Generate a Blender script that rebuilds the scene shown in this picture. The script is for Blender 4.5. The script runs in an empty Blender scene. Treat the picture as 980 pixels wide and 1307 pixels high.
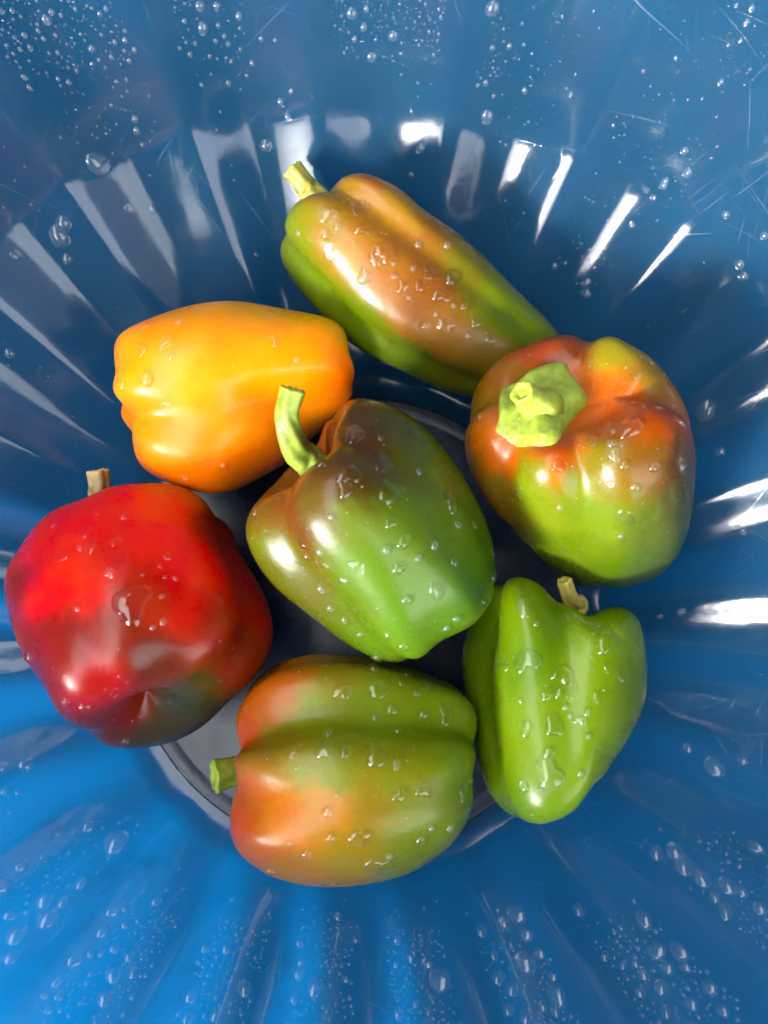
import bpy, bmesh, math, random
import numpy as np
from mathutils import Vector, Matrix, noise
from mathutils.bvhtree import BVHTree

S = bpy.context.scene
COLL = S.collection
rad = math.radians

# ------------------------------------------------------------------ camera
cam_data = bpy.data.cameras.new('camera')
cam = bpy.data.objects.new('camera', cam_data); COLL.objects.link(cam)
cam.location = (.0148, -.004, .37); cam.rotation_euler = (rad(8.5), 0, 0)
cam_data.sensor_fit = 'HORIZONTAL'; cam_data.sensor_width = 36; cam_data.lens = 36*950/980
cam_data.clip_start = .01; cam_data.clip_end = 500
cam_data.dof.use_dof = True; cam_data.dof.focus_distance = .295; cam_data.dof.aperture_fstop = 34.9/2.2
S.camera = cam

# ------------------------------------------------------------------ sky, sun, exposure
SUN_AZ, SUN_EL = 226, 22          # compass bearing (clockwise from +y) and height of the veiled sun
W = bpy.data.worlds.new('World'); S.world = W; W.use_nodes = True
wn, wl = W.node_tree.nodes, W.node_tree.links
for n in list(wn): wn.remove(n)
wo = wn.new('ShaderNodeOutputWorld'); bg = wn.new('ShaderNodeBackground')
sky = wn.new('ShaderNodeTexSky'); sky.sky_type = 'NISHITA'; sky.sun_disc = False
sky.sun_elevation = rad(SUN_EL); sky.sun_rotation = rad(SUN_AZ)
sky.dust_density = 4; sky.air_density = 1.0; sky.ozone_density = 1
hs = wn.new('ShaderNodeHueSaturation'); hs.inputs['Saturation'].default_value = .10
tc = wn.new('ShaderNodeTexCoord'); cl = wn.new('ShaderNodeTexNoise')
cl.inputs['Scale'].default_value = 2.2; cl.inputs['Detail'].default_value = 6
cr = wn.new('ShaderNodeMapRange'); cr.inputs['From Min'].default_value = .38; cr.inputs['From Max'].default_value = .68
cr.inputs['To Min'].default_value = .75; cr.inputs['To Max'].default_value = 1.45
mx = wn.new('ShaderNodeVectorMath'); mx.operation = 'SCALE'
wl.new(tc.outputs['Generated'], cl.inputs['Vector']); wl.new(cl.outputs['Fac'], cr.inputs['Value'])
veil = wn.new('ShaderNodeMix'); veil.data_type = 'RGBA'; veil.inputs[0].default_value = .5      # high thin cloud evens the sky out
veil.inputs[7].default_value = (9.5, 9.7, 10, 1); wl.new(sky.outputs['Color'], veil.inputs[6])
wl.new(veil.outputs[2], hs.inputs['Color']); wl.new(hs.outputs['Color'], mx.inputs[0]); wl.new(cr.outputs['Result'], mx.inputs['Scale'])
wl.new(mx.outputs['Vector'], bg.inputs['Color']); bg.inputs['Strength'].default_value = .15
wl.new(bg.outputs['Background'], wo.inputs['Surface'])
sd = bpy.data.lights.new('sun', 'SUN'); sd.energy = 1.5; sd.angle = rad(13); sd.color = (1, .95, .87)
sun = bpy.data.objects.new('sun', sd); COLL.objects.link(sun)
a, e = rad(SUN_AZ), rad(SUN_EL)
sdir = Vector((math.sin(a)*math.cos(e), math.cos(a)*math.cos(e), math.sin(e)))
sun.rotation_euler = sdir.to_track_quat('Z', 'Y').to_euler(); sun.location = sdir*5
S.view_settings.view_transform = 'Standard'; S.view_settings.look = 'None'
S.view_settings.exposure = 2.7; S.view_settings.gamma = 1; S.view_settings.use_curve_mapping = False
S.render.engine = 'CYCLES'; S.cycles.use_denoising = True
S.cycles.max_bounces = 12; S.cycles.transmission_bounces = 10; S.cycles.sample_clamp_indirect = 6

# ------------------------------------------------------------------ helpers
def mesh_obj(name, verts, faces, mats, parent=None, smooth=True, uv=None):
    me = bpy.data.meshes.new(name); me.from_pydata([tuple(v) for v in verts], [], faces); me.update()
    for m in (mats if isinstance(mats, (list, tuple)) else [mats]): me.materials.append(m)
    if smooth: me.polygons.foreach_set('use_smooth', [True]*len(me.polygons))
    if uv is not None:
        L = me.uv_layers.new(name='UVMap'); li = np.empty(len(me.loops), int); me.loops.foreach_get('vertex_index', li)
        L.data.foreach_set('uv', np.asarray(uv)[li].ravel())
    o = bpy.data.objects.new(name, me); COLL.objects.link(o)
    if parent: o.parent = parent
    return o
def empty(name, loc, label, cat, group=None):
    o = bpy.data.objects.new(name, None); COLL.objects.link(o); o.location = loc; o.empty_display_size = .02
    o['label'] = label; o['category'] = cat
    if group: o['group'] = group
    return o
def grid_faces(nr, nc, close=True, off=0):
    f = []
    for i in range(nr-1):
        for j in range(nc if close else nc-1):
            k = (j+1) % nc
            f.append((off+i*nc+j, off+i*nc+k, off+(i+1)*nc+k, off+(i+1)*nc+j))
    return f
class Mat:
    def __init__(s, name):
        s.m = bpy.data.materials.new(name); s.m.use_nodes = True; s.n = s.m.node_tree.nodes; s.l = s.m.node_tree.links
        s.b = s.n['Principled BSDF']; s.out = s.n['Material Output']
    def new(s, t, **kw):
        n = s.n.new(t)
        for k, v in kw.items():
            if k in n.inputs: n.inputs[k].default_value = v
            else: setattr(n, k, v)
        return n
    def link(s, a, b): s.l.new(a, b)
    def noise(s, vec, scale, detail=3, rough=.5):
        n = s.new('ShaderNodeTexNoise'); n.inputs['Scale'].default_value = scale; n.inputs['Detail'].default_value = detail
        n.inputs['Roughness'].default_value = rough
        if vec is not None: s.link(vec, n.inputs['Vector'])
        return n.outputs['Fac']
    def ramp(s, v, a, b, lo=0., hi=1.):
        n = s.new('ShaderNodeMapRange'); n.inputs['From Min'].default_value = a; n.inputs['From Max'].default_value = b
        n.inputs['To Min'].default_value = lo; n.inputs['To Max'].default_value = hi
        s.link(v, n.inputs['Value']); return n.outputs['Result']
    def math(s, op, a, b=None):
        n = s.new('ShaderNodeMath'); n.operation = op
        for i, v in enumerate((a, b)):
            if v is None: continue
            if isinstance(v, (int, float)): n.inputs[i].default_value = v
            else: s.link(v, n.inputs[i])
        return n.outputs[0]
    def mix(s, f, a, b):
        n = s.new('ShaderNodeMix'); n.data_type = 'RGBA'
        for i, v in ((0, f), (6, a), (7, b)):
            if isinstance(v, (int, float)): n.inputs[i].default_value = v
            elif isinstance(v, tuple): n.inputs[i].default_value = (*v, 1) if len(v) == 3 else v
            else: s.link(v, n.inputs[i])
        return n.outputs[2]
    def bump(s, h, strength, dist, normal=None):
        n = s.new('ShaderNodeBump'); n.inputs['Strength'].default_value = strength; n.inputs['Distance'].default_value = dist
        s.link(h, n.inputs['Height'])
        if normal is not None: s.link(normal, n.inputs['Normal'])
        return n.outputs['Normal']
    def set(s, k, v):
        if isinstance(v, (int, float, tuple)): s.b.inputs[k].default_value = v
        else: s.link(v, s.b.inputs[k])

# ------------------------------------------------------------------ materials
def scratches(M, uv, dens, seeds):
    """fine straight scuffs running every way: thin slices of stretched noise"""
    tot = None
    for k, (ang, sx, sy, th) in enumerate(seeds):
        mp = M.new('ShaderNodeMapping'); mp.inputs['Rotation'].default_value = (0, 0, rad(ang)); mp.inputs['Location'].default_value = (k*3.7, k*1.3, 0)
        M.link(uv, mp.inputs['Vector'])
        m2 = M.new('ShaderNodeMapping'); m2.inputs['Scale'].default_value = (sx, sy, 1); M.link(mp.outputs[0], m2.inputs['Vector'])
        f = M.noise(m2.outputs[0], 1.0, 2, .6)
        v = M.ramp(f, th, th+.05)
        tot = v if tot is None else M.math('MAXIMUM', tot, v)
    return tot
def basin_material():
    M = Mat('blue_plastic'); uvn = M.new('ShaderNodeUVMap'); uv = uvn.outputs[0]
    ob = M.new('ShaderNodeTexCoord').outputs['Object']
    sc = scratches(M, uv, 1, [(12, 18, 900, .67), (-25, 22, 1100, .68), (48, 16, 800, .68), (80, 20, 1000, .67), (-60, 26, 1300, .69), (110, 18, 900, .68)])
    big = M.noise(ob, 14, 3)
    haze = M.noise(ob, 60, 5)
    patch = M.math('MULTIPLY', sc, M.ramp(big, .35, .65))
    base = M.mix(M.ramp(big, .3, .7), (.015, .062, .108), (.025, .080, .134))
    base = M.mix(M.math('MULTIPLY', patch, .25), base, (.30, .42, .55))
    M.set('Base Color', base)
    M.set('Roughness', M.math('ADD', M.ramp(haze, .3, .75, .07, .17), M.math('MULTIPLY', patch, .25)))
    M.set('IOR', 1.75)
    nb = M.bump(M.noise(ob, 900, 2), .02, .0006)
    nb = M.bump(M.noise(ob, 75, 2), .10, .0012, nb)
    nb = M.bump(sc, .06, .0004, nb)
    M.link(nb, M.b.inputs['Normal'])
    tr = M.new('ShaderNodeBsdfTranslucent'); tr.inputs['Color'].default_value = (.002, .46, .80, 1)
    mxs = M.new('ShaderNodeMixShader'); mxs.inputs[0].default_value = .62
    M.link(M.b.outputs[0], mxs.inputs[1]); M.link(tr.outputs[0], mxs.inputs[2]); M.link(mxs.outputs[0], M.out.inputs['Surface'])
    return M.m
def base_material():
    M = Mat('scuffed_blue_plastic'); ob = M.new('ShaderNodeTexCoord').outputs['Object']
    sc = scratches(M, ob, 1, [(10, 30, 1500, .66), (70, 30, 1500, .66), (-40, 26, 1300, .66), (130, 34, 1700, .67), (100, 60, 900, .7)])
    big = M.noise(ob, 40, 5)
    base = M.mix(M.ramp(big, .3, .7), (.005, .015, .036), (.013, .026, .048))
    base = M.mix(M.math('MULTIPLY', sc, .16), base, (.20, .23, .27))
    M.set('Base Color', base); M.set('Roughness', M.ramp(big, .3, .7, .20, .34)); M.set('IOR', 1.45)
    M.link(M.bump(sc, .08, .0004, M.bump(M.noise(ob, 120, 3), .12, .001)), M.b.inputs['Normal'])
    return M.m
def skin_material(name, wet=1.0, spots=0.0):
    M = Mat(name); ob = M.new('ShaderNodeTexCoord').outputs['Object']
    at = M.new('ShaderNodeAttribute', attribute_name='ripeness').outputs['Color']
    n1 = M.noise(ob, 55, 5, .6); n2 = M.noise(ob, 420, 3)
    hsv = M.new('ShaderNodeHueSaturation'); M.link(at, hsv.inputs['Color'])
    M.link(M.ramp(n1, .25, .75, .494, .506), hsv.inputs['Hue']); M.link(M.ramp(n1, .25, .75, .94, 1.06), hsv.inputs['Value'])
    col = hsv.outputs[0]
    fleck = M.ramp(M.noise(ob, 700, 2), .66, .76, 0, .22)
    pale = M.new('ShaderNodeHueSaturation'); M.link(col, pale.inputs['Color']); pale.inputs['Value'].default_value = 1.7; pale.inputs['Saturation'].default_value = .9
    col = M.mix(fleck, col, pale.outputs[0])
    M.set('Base Color', col)
    M.set('Roughness', M.ramp(n1, .3, .7, .24, .34)); M.set('IOR', 1.355)
    M.set('Subsurface Weight', .12); M.set('Subsurface Radius', (.006, .004, .001)); M.set('Subsurface Scale', 1.0)
    M.set('Coat Weight', .10*wet); M.set('Coat Roughness', .13); M.set('Coat IOR', 1.4)
    nb = M.bump(n2, .09, .0005); nb = M.bump(M.noise(ob, 1600, 2), .05, .0002, nb); nb = M.bump(M.noise(ob, 110, 3), .16, .0014, nb)
    M.link(nb, M.b.inputs['Normal']); M.link(M.bump(M.noise(ob, 90, 3), .14, .0012), M.b.inputs['Coat Normal'])
    return M.m
def stem_material(name, c):
    M = Mat(name); ob = M.new('ShaderNodeTexCoord').outputs['Object']
    n = M.noise(ob, 160, 5, .65)
    d = tuple(x*.6 for x in c); h = tuple(min(1, x*1.25+.03) for x in c)
    col = M.mix(M.ramp(n, .3, .7), d, h)
    col = M.mix(M.ramp(M.noise(ob, 600, 3), .62, .74, 0, .5), col, (.5, .58, .25))
    M.set('Base Color', col); M.set('Roughness', .42); M.set('IOR', 1.45)
    M.set('Subsurface Weight', .15); M.set('Subsurface Radius', (.003, .003, .001)); M.set('Subsurface Scale', 1.0)
    M.link(M.bump(M.noise(ob, 350, 4), .22, .0006), M.b.inputs['Normal'])
    return M.m
def water_material(name='water', focus_tint=0.0):
    M = Mat(name)
    rf = M.new('ShaderNodeBsdfRefraction'); rf.inputs['IOR'].default_value = 1.333; rf.inputs['Roughness'].default_value = 0
    tp = M.new('ShaderNodeBsdfTransparent'); gl = M.new('ShaderNodeBsdfGlossy'); gl.inputs['Roughness'].default_value = .09
    fr = M.new('ShaderNodeFresnel'); fr.inputs['IOR'].default_value = 1.6
    m1 = M.new('ShaderNodeMixShader'); M.link(tp.outputs[0], m1.inputs[1]); M.link(rf.outputs[0], m1.inputs[2])
    front = M.math('SUBTRACT', 1, M.new('ShaderNodeNewGeometry').outputs['Backfacing'])
    M.link(M.math('MULTIPLY', front, .9), m1.inputs[0])
    edge = M.math('ADD', M.math('MULTIPLY', front, .85), .15)
    m2 = M.new('ShaderNodeMixShader'); M.link(M.math('MULTIPLY', fr.outputs[0], edge), m2.inputs[0]); M.link(m1.outputs[0], m2.inputs[1]); M.link(gl.outputs[0], m2.inputs[2])
    df = M.new('ShaderNodeBsdfTranslucent'); df.inputs['Color'].default_value = (.75, .88, 1, 1)     # pale scatter colour stands in for light the beads focus
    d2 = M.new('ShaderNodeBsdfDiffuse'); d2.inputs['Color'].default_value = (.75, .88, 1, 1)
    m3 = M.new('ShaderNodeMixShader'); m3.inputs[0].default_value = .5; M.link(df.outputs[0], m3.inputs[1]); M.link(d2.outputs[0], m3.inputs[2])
    m4 = M.new('ShaderNodeMixShader'); m4.inputs[0].default_value = focus_tint; M.link(m2.outputs[0], m4.inputs[1]); M.link(m3.outputs[0], m4.inputs[2])
    M.link(m4.outputs[0], M.out.inputs['Surface'])
    return M.m
def ground_material():
    M = Mat('concrete'); ob = M.new('ShaderNodeTexCoord').outputs['Object']
    M.set('Base Color', M.mix(M.noise(ob, 3, 8, .6), (.10, .097, .094), (.17, .165, .16))); M.set('Roughness', .9)
    return M.m
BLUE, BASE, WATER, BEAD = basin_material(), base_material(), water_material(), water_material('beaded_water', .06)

# ------------------------------------------------------------------ ground
mesh_obj('ground', [(-40, -40, -.016), (40, -40, -.016), (40, 40, -.016), (-40, 40, -.016)], [(0, 1, 2, 3)], ground_material(), smooth=False)['kind'] = 'structure'

# ------------------------------------------------------------------ unseen light blockers, added to shape reflections in the plastic and the skins
def box(V, F, x0, x1, y0, y1, z0, z1):
    k = len(V); V += [(x, y, z) for z in (z0, z1) for y in (y0, y1) for x in (x0, x1)]
    F += [tuple(k+i for i in q) for q in ((0, 2, 3, 1), (4, 5, 7, 6), (0, 1, 5, 4), (2, 6, 7, 3), (0, 4, 6, 2), (1, 3, 7, 5))]
def plain(name, c, r=.7):
    M = Mat(name); ob = M.new('ShaderNodeTexCoord').outputs['Object']
    M.set('Base Color', M.mix(M.noise(ob, 4, 6), tuple(x*.85 for x in c), tuple(min(1, x*1.1) for x in c))); M.set('Roughness', r); return M.m
overhead_blocker = empty('overhead_blocker', (-.15, -.62, -.016), 'added unseen sage green sky blocker with a broad upright and flat top', 'overhead_blocker')  # added out of view to block sky light and shape reflections
V, F = [], []; box(V, F, -.19, .42, -.3, 0, 0, 2.2); mesh_obj('blocker_post', V, F, plain('blocker_sage', (.42, .50, .42)), overhead_blocker, smooth=False)  # added; stands in for a person blocking the southern sky
V, F = [], []; box(V, F, -.15, 3.0, -.35, 4.2, 2.203, 2.32); mesh_obj('blocker_roof', V, F, plain('blocker_brown', (.20, .18, .16)), overhead_blocker, smooth=False)  # added cover that hides the sky overhead and to the east
V, F = [], []; box(V, F, 2.75, 2.95, -.9, 4.2, 0, 2.2); box(V, F, -2.0, -.305, 4.0, 4.2, 0, 4.2); box(V, F, -.30, 2.745, 4.0, 4.2, 0, 2.2); mesh_obj('blocker_wall', V, F, plain('blocker_dim', (.22, .17, .14)), overhead_blocker, smooth=False)  # added to shut out low sky on the east and north

side_blocker = empty('side_blocker', (-2.2, 0, -.016), 'added unseen dark screen blocking low sky light beyond the basin', 'side_blocker')  # added out of view; narrows the bright sky mirrored in the flutes
V, F = [], []; box(V, F, -.05, 0, -1.66, 4.0, .02, 3.7); mesh_obj('blocker_panel', V, F, plain('blocker_dark', (.10, .085, .065)), side_blocker, smooth=False)
for k in range(4):
    V, F = [], []; box(V, F, .002, .09, -1.66+k*1.82, -1.57+k*1.82, 0, 3.76); mesh_obj('blocker_post', V, F, plain('blocker_dark_post', (.10, .085, .065)), side_blocker, smooth=False)

# ------------------------------------------------------------------ basin
FL = 24
def wall_profile():
    """inside of the wall as (radius, height, flute depth), from the base ring to the rim"""
    P = [(.1110, .0000), (.1150, .0002), (.1200, .0006), (.1234, .0020), (.1262, .0050)]
    x, z, sl = .1262, .0050, 50
    pts = list(P)
    def seg(n, ds, s0, s1):
        nonlocal x, z
        for i in range(n):
            s = rad(s0+(s1-s0)*(i+.5)/n); x += ds*math.cos(s); z += ds*math.sin(s); pts.append((x, z))
    seg(44, .0025, 31, 49.5); seg(8, .0016, 49.5, 67); seg(44, .0025, 67, 70)
    return pts
def sm(a, b, v):
    t = np.clip((v-a)/(b-a), 0, 1); return t*t*(3-2*t)
def flute(phi):
    """0 in the middle of a channel, 1 on the crest of a rib"""
    u = ((phi-rad(3.5)-math.pi*1.5)*FL/(2*math.pi)) % 1.0      # ribs at u = 0
    d = np.minimum(u, 1-u)
    return .22*np.exp(-(d/.13)**2)+.80*np.cos(2*math.pi*u)
def basin_point(i, phi, prof, arc):
    r, z = prof[i]
    s = arc[i]
    amp = .0033*sm(.003, .052, s)*(1-.42*sm(.124, .155, s))
    lo, hi = max(i-1, 0), min(i+1, len(prof)-1)
    tr, tz = prof[hi][0]-prof[lo][0], prof[hi][1]-prof[lo][1]; l = math.hypot(tr, tz)
    nr, nz = -tz/l, tr/l
    f = flute(phi)*amp
    return r+nr*f, z+nz*f
PROF = wall_profile()
ARC = np.concatenate([[0], np.cumsum([math.hypot(PROF[i+1][0]-PROF[i][0], PROF[i+1][1]-PROF[i][1]) for i in range(len(PROF)-1)])])
NPHI = 24*24
PHI = np.arange(NPHI)/NPHI*2*math.pi
def build_basin():
    root = empty('plastic_basin', (0, 0, 0), 'wide blue fluted plastic basin holding the seven peppers', 'basin')
    V, UV = [], []
    for i in range(len(PROF)):
        r, z = basin_point(i, PHI, PROF, ARC)
        V.append(np.stack([r*np.cos(PHI), r*np.sin(PHI), np.broadcast_to(z, PHI.shape)], -1)); UV.append(np.stack([PHI/(2*math.pi), np.full(NPHI, ARC[i]/1.0)], -1))
    n = len(V)
    rt, zt = PROF[-1]
    for dr, dz in ((.002, .002), (.006, .0025), (.012, .0015), (.0135, -.001), (.0135, -.008), (.0115, -.008), (.0112, -.002), (.005, -.002)):
        V.append(np.stack([(rt+dr)*np.cos(PHI), (rt+dr)*np.sin(PHI), np.full(NPHI, zt+dz)], -1)); UV.append(np.stack([PHI/(2*math.pi), np.full(NPHI, ARC[-1]+dr)], -1))
    for i in range(len(PROF)-3, -1, -2):                        # the outside, 2.4 mm away
        r, z = basin_point(i, PHI, PROF, ARC); s = rad(25)
        lo, hi = max(i-1, 0), min(i+1, len(PROF)-1)
        tr, tz = PROF[hi][0]-PROF[lo][0], PROF[hi][1]-PROF[lo][1]; l = math.hypot(tr, tz)
        r2, z2 = r+tz/l*.0024, z-tr/l*.0024
        V.append(np.stack([r2*np.cos(PHI), r2*np.sin(PHI), np.broadcast_to(z2, PHI.shape)], -1)); UV.append(np.stack([PHI/(2*math.pi), np.full(NPHI, ARC[i])], -1))
    rows = len(V); V.append(np.stack([.111*np.cos(PHI), .119*np.sin(PHI), np.full(NPHI, -.0026)], -1)); UV.append(UV[0])
    rows += 1
    uv = np.concatenate(UV); uv[:, 0] *= 1.0
    mesh_obj('wall', np.concatenate(V), [tuple(reversed(q)) for q in grid_faces(rows, NPHI)], BLUE, root, uv=uv)
    # base: flat disc with a shallow step near its edge
    rr = [.1114, .1100, .1085, .1052, .1046, .1035, .09, .06, .03, .004]; zz = [.0002, .0000, -.0001, -.0003, -.0005, -.0006, -.0006, -.0006, -.0006, -.0006]
    B = []
    for r, z in zip(rr, zz): B.append(np.stack([r*np.cos(PHI[::3]), r*np.sin(PHI[::3]), np.full(NPHI//3, z)], -1))
    nb = NPHI//3; vb = np.concatenate(B); top = len(rr)
    f = [tuple(reversed(q)) for q in grid_faces(top, nb)]+[tuple((top-1)*nb+j for j in range(nb))]
    low = vb.copy(); low[:, 2] = -.0056; off = len(vb)
    f += [tuple(off+i for i in reversed(q)) for q in f]
    f += [(j, (j+1) % nb, off+(j+1) % nb, off+j) for j in range(nb)]
    mesh_obj('base', np.concatenate([vb, low]), f, BASE, root)
    # foot ring under the base
    fr = []
    for r, z in ((.112, -.0055), (.112, -.016), (.116, -.016), (.1165, -.0055)): fr.append(np.stack([r*np.cos(PHI[::4]), r*np.sin(PHI[::4]), np.full(NPHI//4, z)], -1))
    nf = NPHI//4; mesh_obj('foot_ring', np.concatenate(fr), grid_faces(4, nf)+[(3*nf+j, 3*nf+(j+1) % nf, (j+1) % nf, j) for j in range(nf)], BLUE, root)
    return root
build_basin()

# ------------------------------------------------------------------ peppers
# ---- pepper shape (shared by the fitting tool and the scene) ----
def spline(pts, n):
    p = np.array(pts, float); k = len(p)
    q = np.vstack([2*p[0]-p[1], p, 2*p[-1]-p[-2]])
    u = np.linspace(0, k-1, n); i = np.minimum(u.astype(int), k-2); t = (u-i)[:, None]
    a, b, c, d = q[i], q[i+1], q[i+2], q[i+3]
    return .5*(2*b+(c-a)*t+(2*a-5*b+4*c-d)*t*t+(3*b-a-3*c+d)*t**3)
def wrap(a): return (a+math.pi) % (2*math.pi)-math.pi
def pepper_local(P, nphi=144, nt=88):
    """rows run from the blossom end to the stem end; z is the stem axis"""
    pr = spline(P['profile'], nt)
    ph = np.arange(nphi)/nphi*2*math.pi
    rho = pr[:, 0][:, None]*P['R']*np.ones(nphi)[None]
    z = (pr[:, 1]-.5)[:, None]*P['L']*np.ones(nphi)[None]
    t = np.clip(pr[:, 1], 0, 1)[:, None]
    end = 1-np.clip(pr[:, 0], 0, 1)[:, None]
    ends = np.where(np.arange(nt)[:, None] > nt*.5, 1., -1.)
    cut = np.zeros_like(rho); dip = np.zeros_like(rho)
    for g in P['grooves']:
        a, top, mid, bot, w = g
        d = np.abs(wrap(ph-math.radians(a)))[None]/w
        prof = 1/(1+d*d)**1.0
        tt = t
        dep = np.where(tt > .5, mid+(top-mid)*((tt-.5)*2)**1.4, mid+(bot-mid)*((.5-tt)*2)**1.4)
        cut = np.maximum(cut, 0)+dep*prof
        dip = dip+prof*np.where(ends > 0, top, bot)
    sx, sy = P.get('squash', (1, 1))
    rho = rho*(1-np.minimum(cut, .75))
    # the rims of both ends sink where a groove runs over them and swell between
    ring = np.clip(pr[:, 0], 0, 1)[:, None]
    w_end = ring*np.clip((np.abs(t-.5)-.22)/.28, 0, 1)**1.5
    z = z-ends*P.get('dip', .35)*P['R']*dip*w_end
    x, y = rho*np.cos(ph)*sx, rho*np.sin(ph)*sy
    b = P.get('bend', (0, 0)); q = (z/P['L']*2)
    x = x+b[0]*q*q; y = y+b[1]*q*q
    return np.stack([x, y, z], -1)
def frame(axis, roll):
    a = np.array(axis, float); a /= np.linalg.norm(a)
    h = np.array([0, 0, 1.]) if abs(a[2]) < .9 else np.array([0, 1., 0])
    x = np.cross(h, a); x /= np.linalg.norm(x); y = np.cross(a, x)
    r = math.radians(roll); c, s = math.cos(r), math.sin(r)
    return np.stack([c*x+s*y, -s*x+c*y, a], 1)
def sculpt(v, s):
    """v relative to the pepper's own middle; s = sideways stretch per compass direction"""
    n = len(s); s = np.asarray(s, float)
    al = (np.arctan2(v[..., 1], v[..., 0])/(2*math.pi)*n) % n
    i = al.astype(int) % n; f = al-np.floor(al); f = f*f*(3-2*f)
    k = s[i]*(1-f)+s[(i+1) % n]*f
    m = float(s.mean()); rr = np.hypot(v[..., 0], v[..., 1])
    w = np.clip(rr/P_BLEND, 0, 1); w = w*w*(3-2*w)
    k = m+(k-m)*w
    o = v.copy(); o[..., 0] *= k; o[..., 1] *= k
    return o
P_BLEND = .018
def lumps(v, seed, amp):
    """gentle unevenness of the flesh, a few millimetres to centimetres wide"""
    r = np.random.RandomState(seed); o = np.zeros(v.shape[:-1])
    for k in range(14):
        w = r.normal(size=3); w /= np.linalg.norm(w); f = r.uniform(60, 260)
        o += np.sin(v @ w*f+r.uniform(0, 6.28))*(60/f)
    return o*amp/3
def pepper_world(P, nphi=144, nt=88):
    v = pepper_local(P, nphi, nt)
    v = v+0
    F = frame(P['axis'], P['roll'])
    w = v @ F.T
    w = w*(1+lumps(w, P['seed'], P.get('lump', .012))[..., None])
    w = sculpt(w, P['s'])
    q = nphi/144.0
    for k in range(int(P.get('soft', 26)*q*q)):                # soften the skin, ends kept
        n = (np.roll(w, 1, 1)+np.roll(w, -1, 1))*.5
        m = n.copy(); m[1:-1] = n[1:-1]*.5+(w[:-2]+w[2:])*.25
        w = w*.5+m*.5
    return w
def pepper_point(P, p):
    return sculpt((np.array([p], float) @ frame(P['axis'], P['roll']).T), P['s'])[0]

PEPPERS = {}
PEPPERS['long'] = {"loc":[0.03197,0.1422,0.062],"axis":[-0.8,0.55,0.1],"roll":0,"L":0.128,"R":0.036,"profile":[[0,0.06],[0.2,0.02],[0.36,0.0],[0.55,0.05],[0.7,0.22],[0.85,0.45],[1.0,0.7],[1.0,0.84],[0.88,0.95],[0.62,1.0],[0.38,0.965],[0.2,0.89],[0,0.86]],"grooves":[[92.5,0.22,0.21,0.1,0.2],[17.5,0.22,0.18,0.12,0.2],[272.5,0.3,0.14,0.25,0.22]],"seed":3,"s":[0.863,0.865,0.866,0.843,0.829,0.825,0.812,0.797,0.783,0.763,0.719,0.657,0.618,0.621,0.671,0.692,0.712,0.764,0.792,0.812,0.884,0.955,0.973,0.943,0.944,0.979,1.034,1.096,1.189,1.287,1.288,1.255,1.229,1.21,1.201,1.221,1.275,1.314,1.265,1.175,1.11,1.053,1.112,1.182,1.118,0.993,0.9,0.858],"lump":0.008,"colour":[[-0.05374,0.00965,0.0258,0.10712,0.12966,0.00164],[-0.04669,-0.0017,0.01456,0.08277,0.12603,0.00126],[-0.05481,-0.00219,0.0008,0.05621,0.08706,0.00109],[-0.03585,0.02175,0.03406,0.18921,0.09912,0.00209],[-0.02031,0.03105,0.03273,0.22779,0.07065,0.00417],[-0.01092,0.02405,0.03307,0.18921,0.09912,0.00417],[-0.02334,0.00813,0.03454,0.20557,0.08706,0.00532],[-0.01407,-0.00334,0.03127,0.20319,0.07065,0.00664],[-0.00147,-0.01721,0.02575,0.178,0.05848,0.00618],[0.01146,-0.03123,0.01965,0.1371,0.05848,0.00453],[0.02452,-0.03663,0.01635,0.10228,0.05621,0.00318],[-0.03042,-0.01988,0.00861,0.06199,0.09912,0.00109],[-0.00706,-0.03768,0.00038,0.04463,0.0759,0.00126],[0.01654,-0.04602,-0.00083,0.05621,0.06081,0.00164],[0.00482,0.00777,0.0292,0.15473,0.06811,0.00453],[0.01777,4e-05,0.02472,0.10228,0.08999,0.00318],[0.03084,-0.01152,0.02069,0.08277,0.11549,0.00234],[0.0443,-0.01966,0.01614,0.07998,0.12603,0.00349],[0.03394,-0.02441,0.01935,0.04463,0.0759,0.00186],[-0.03886,0.00564,0.03307,0.178,0.09912,0.00288]],"stem":[[-0.0267,0.01836,0.00411,0.0052],[-0.04778,0.03729,0.00872,0.0052],[-0.05184,0.04138,0.01272,0.0042],[-0.05605,0.04591,0.01472,0.0046]],"stem_colour":[0.45641,0.52712,0.06848]}
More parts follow.
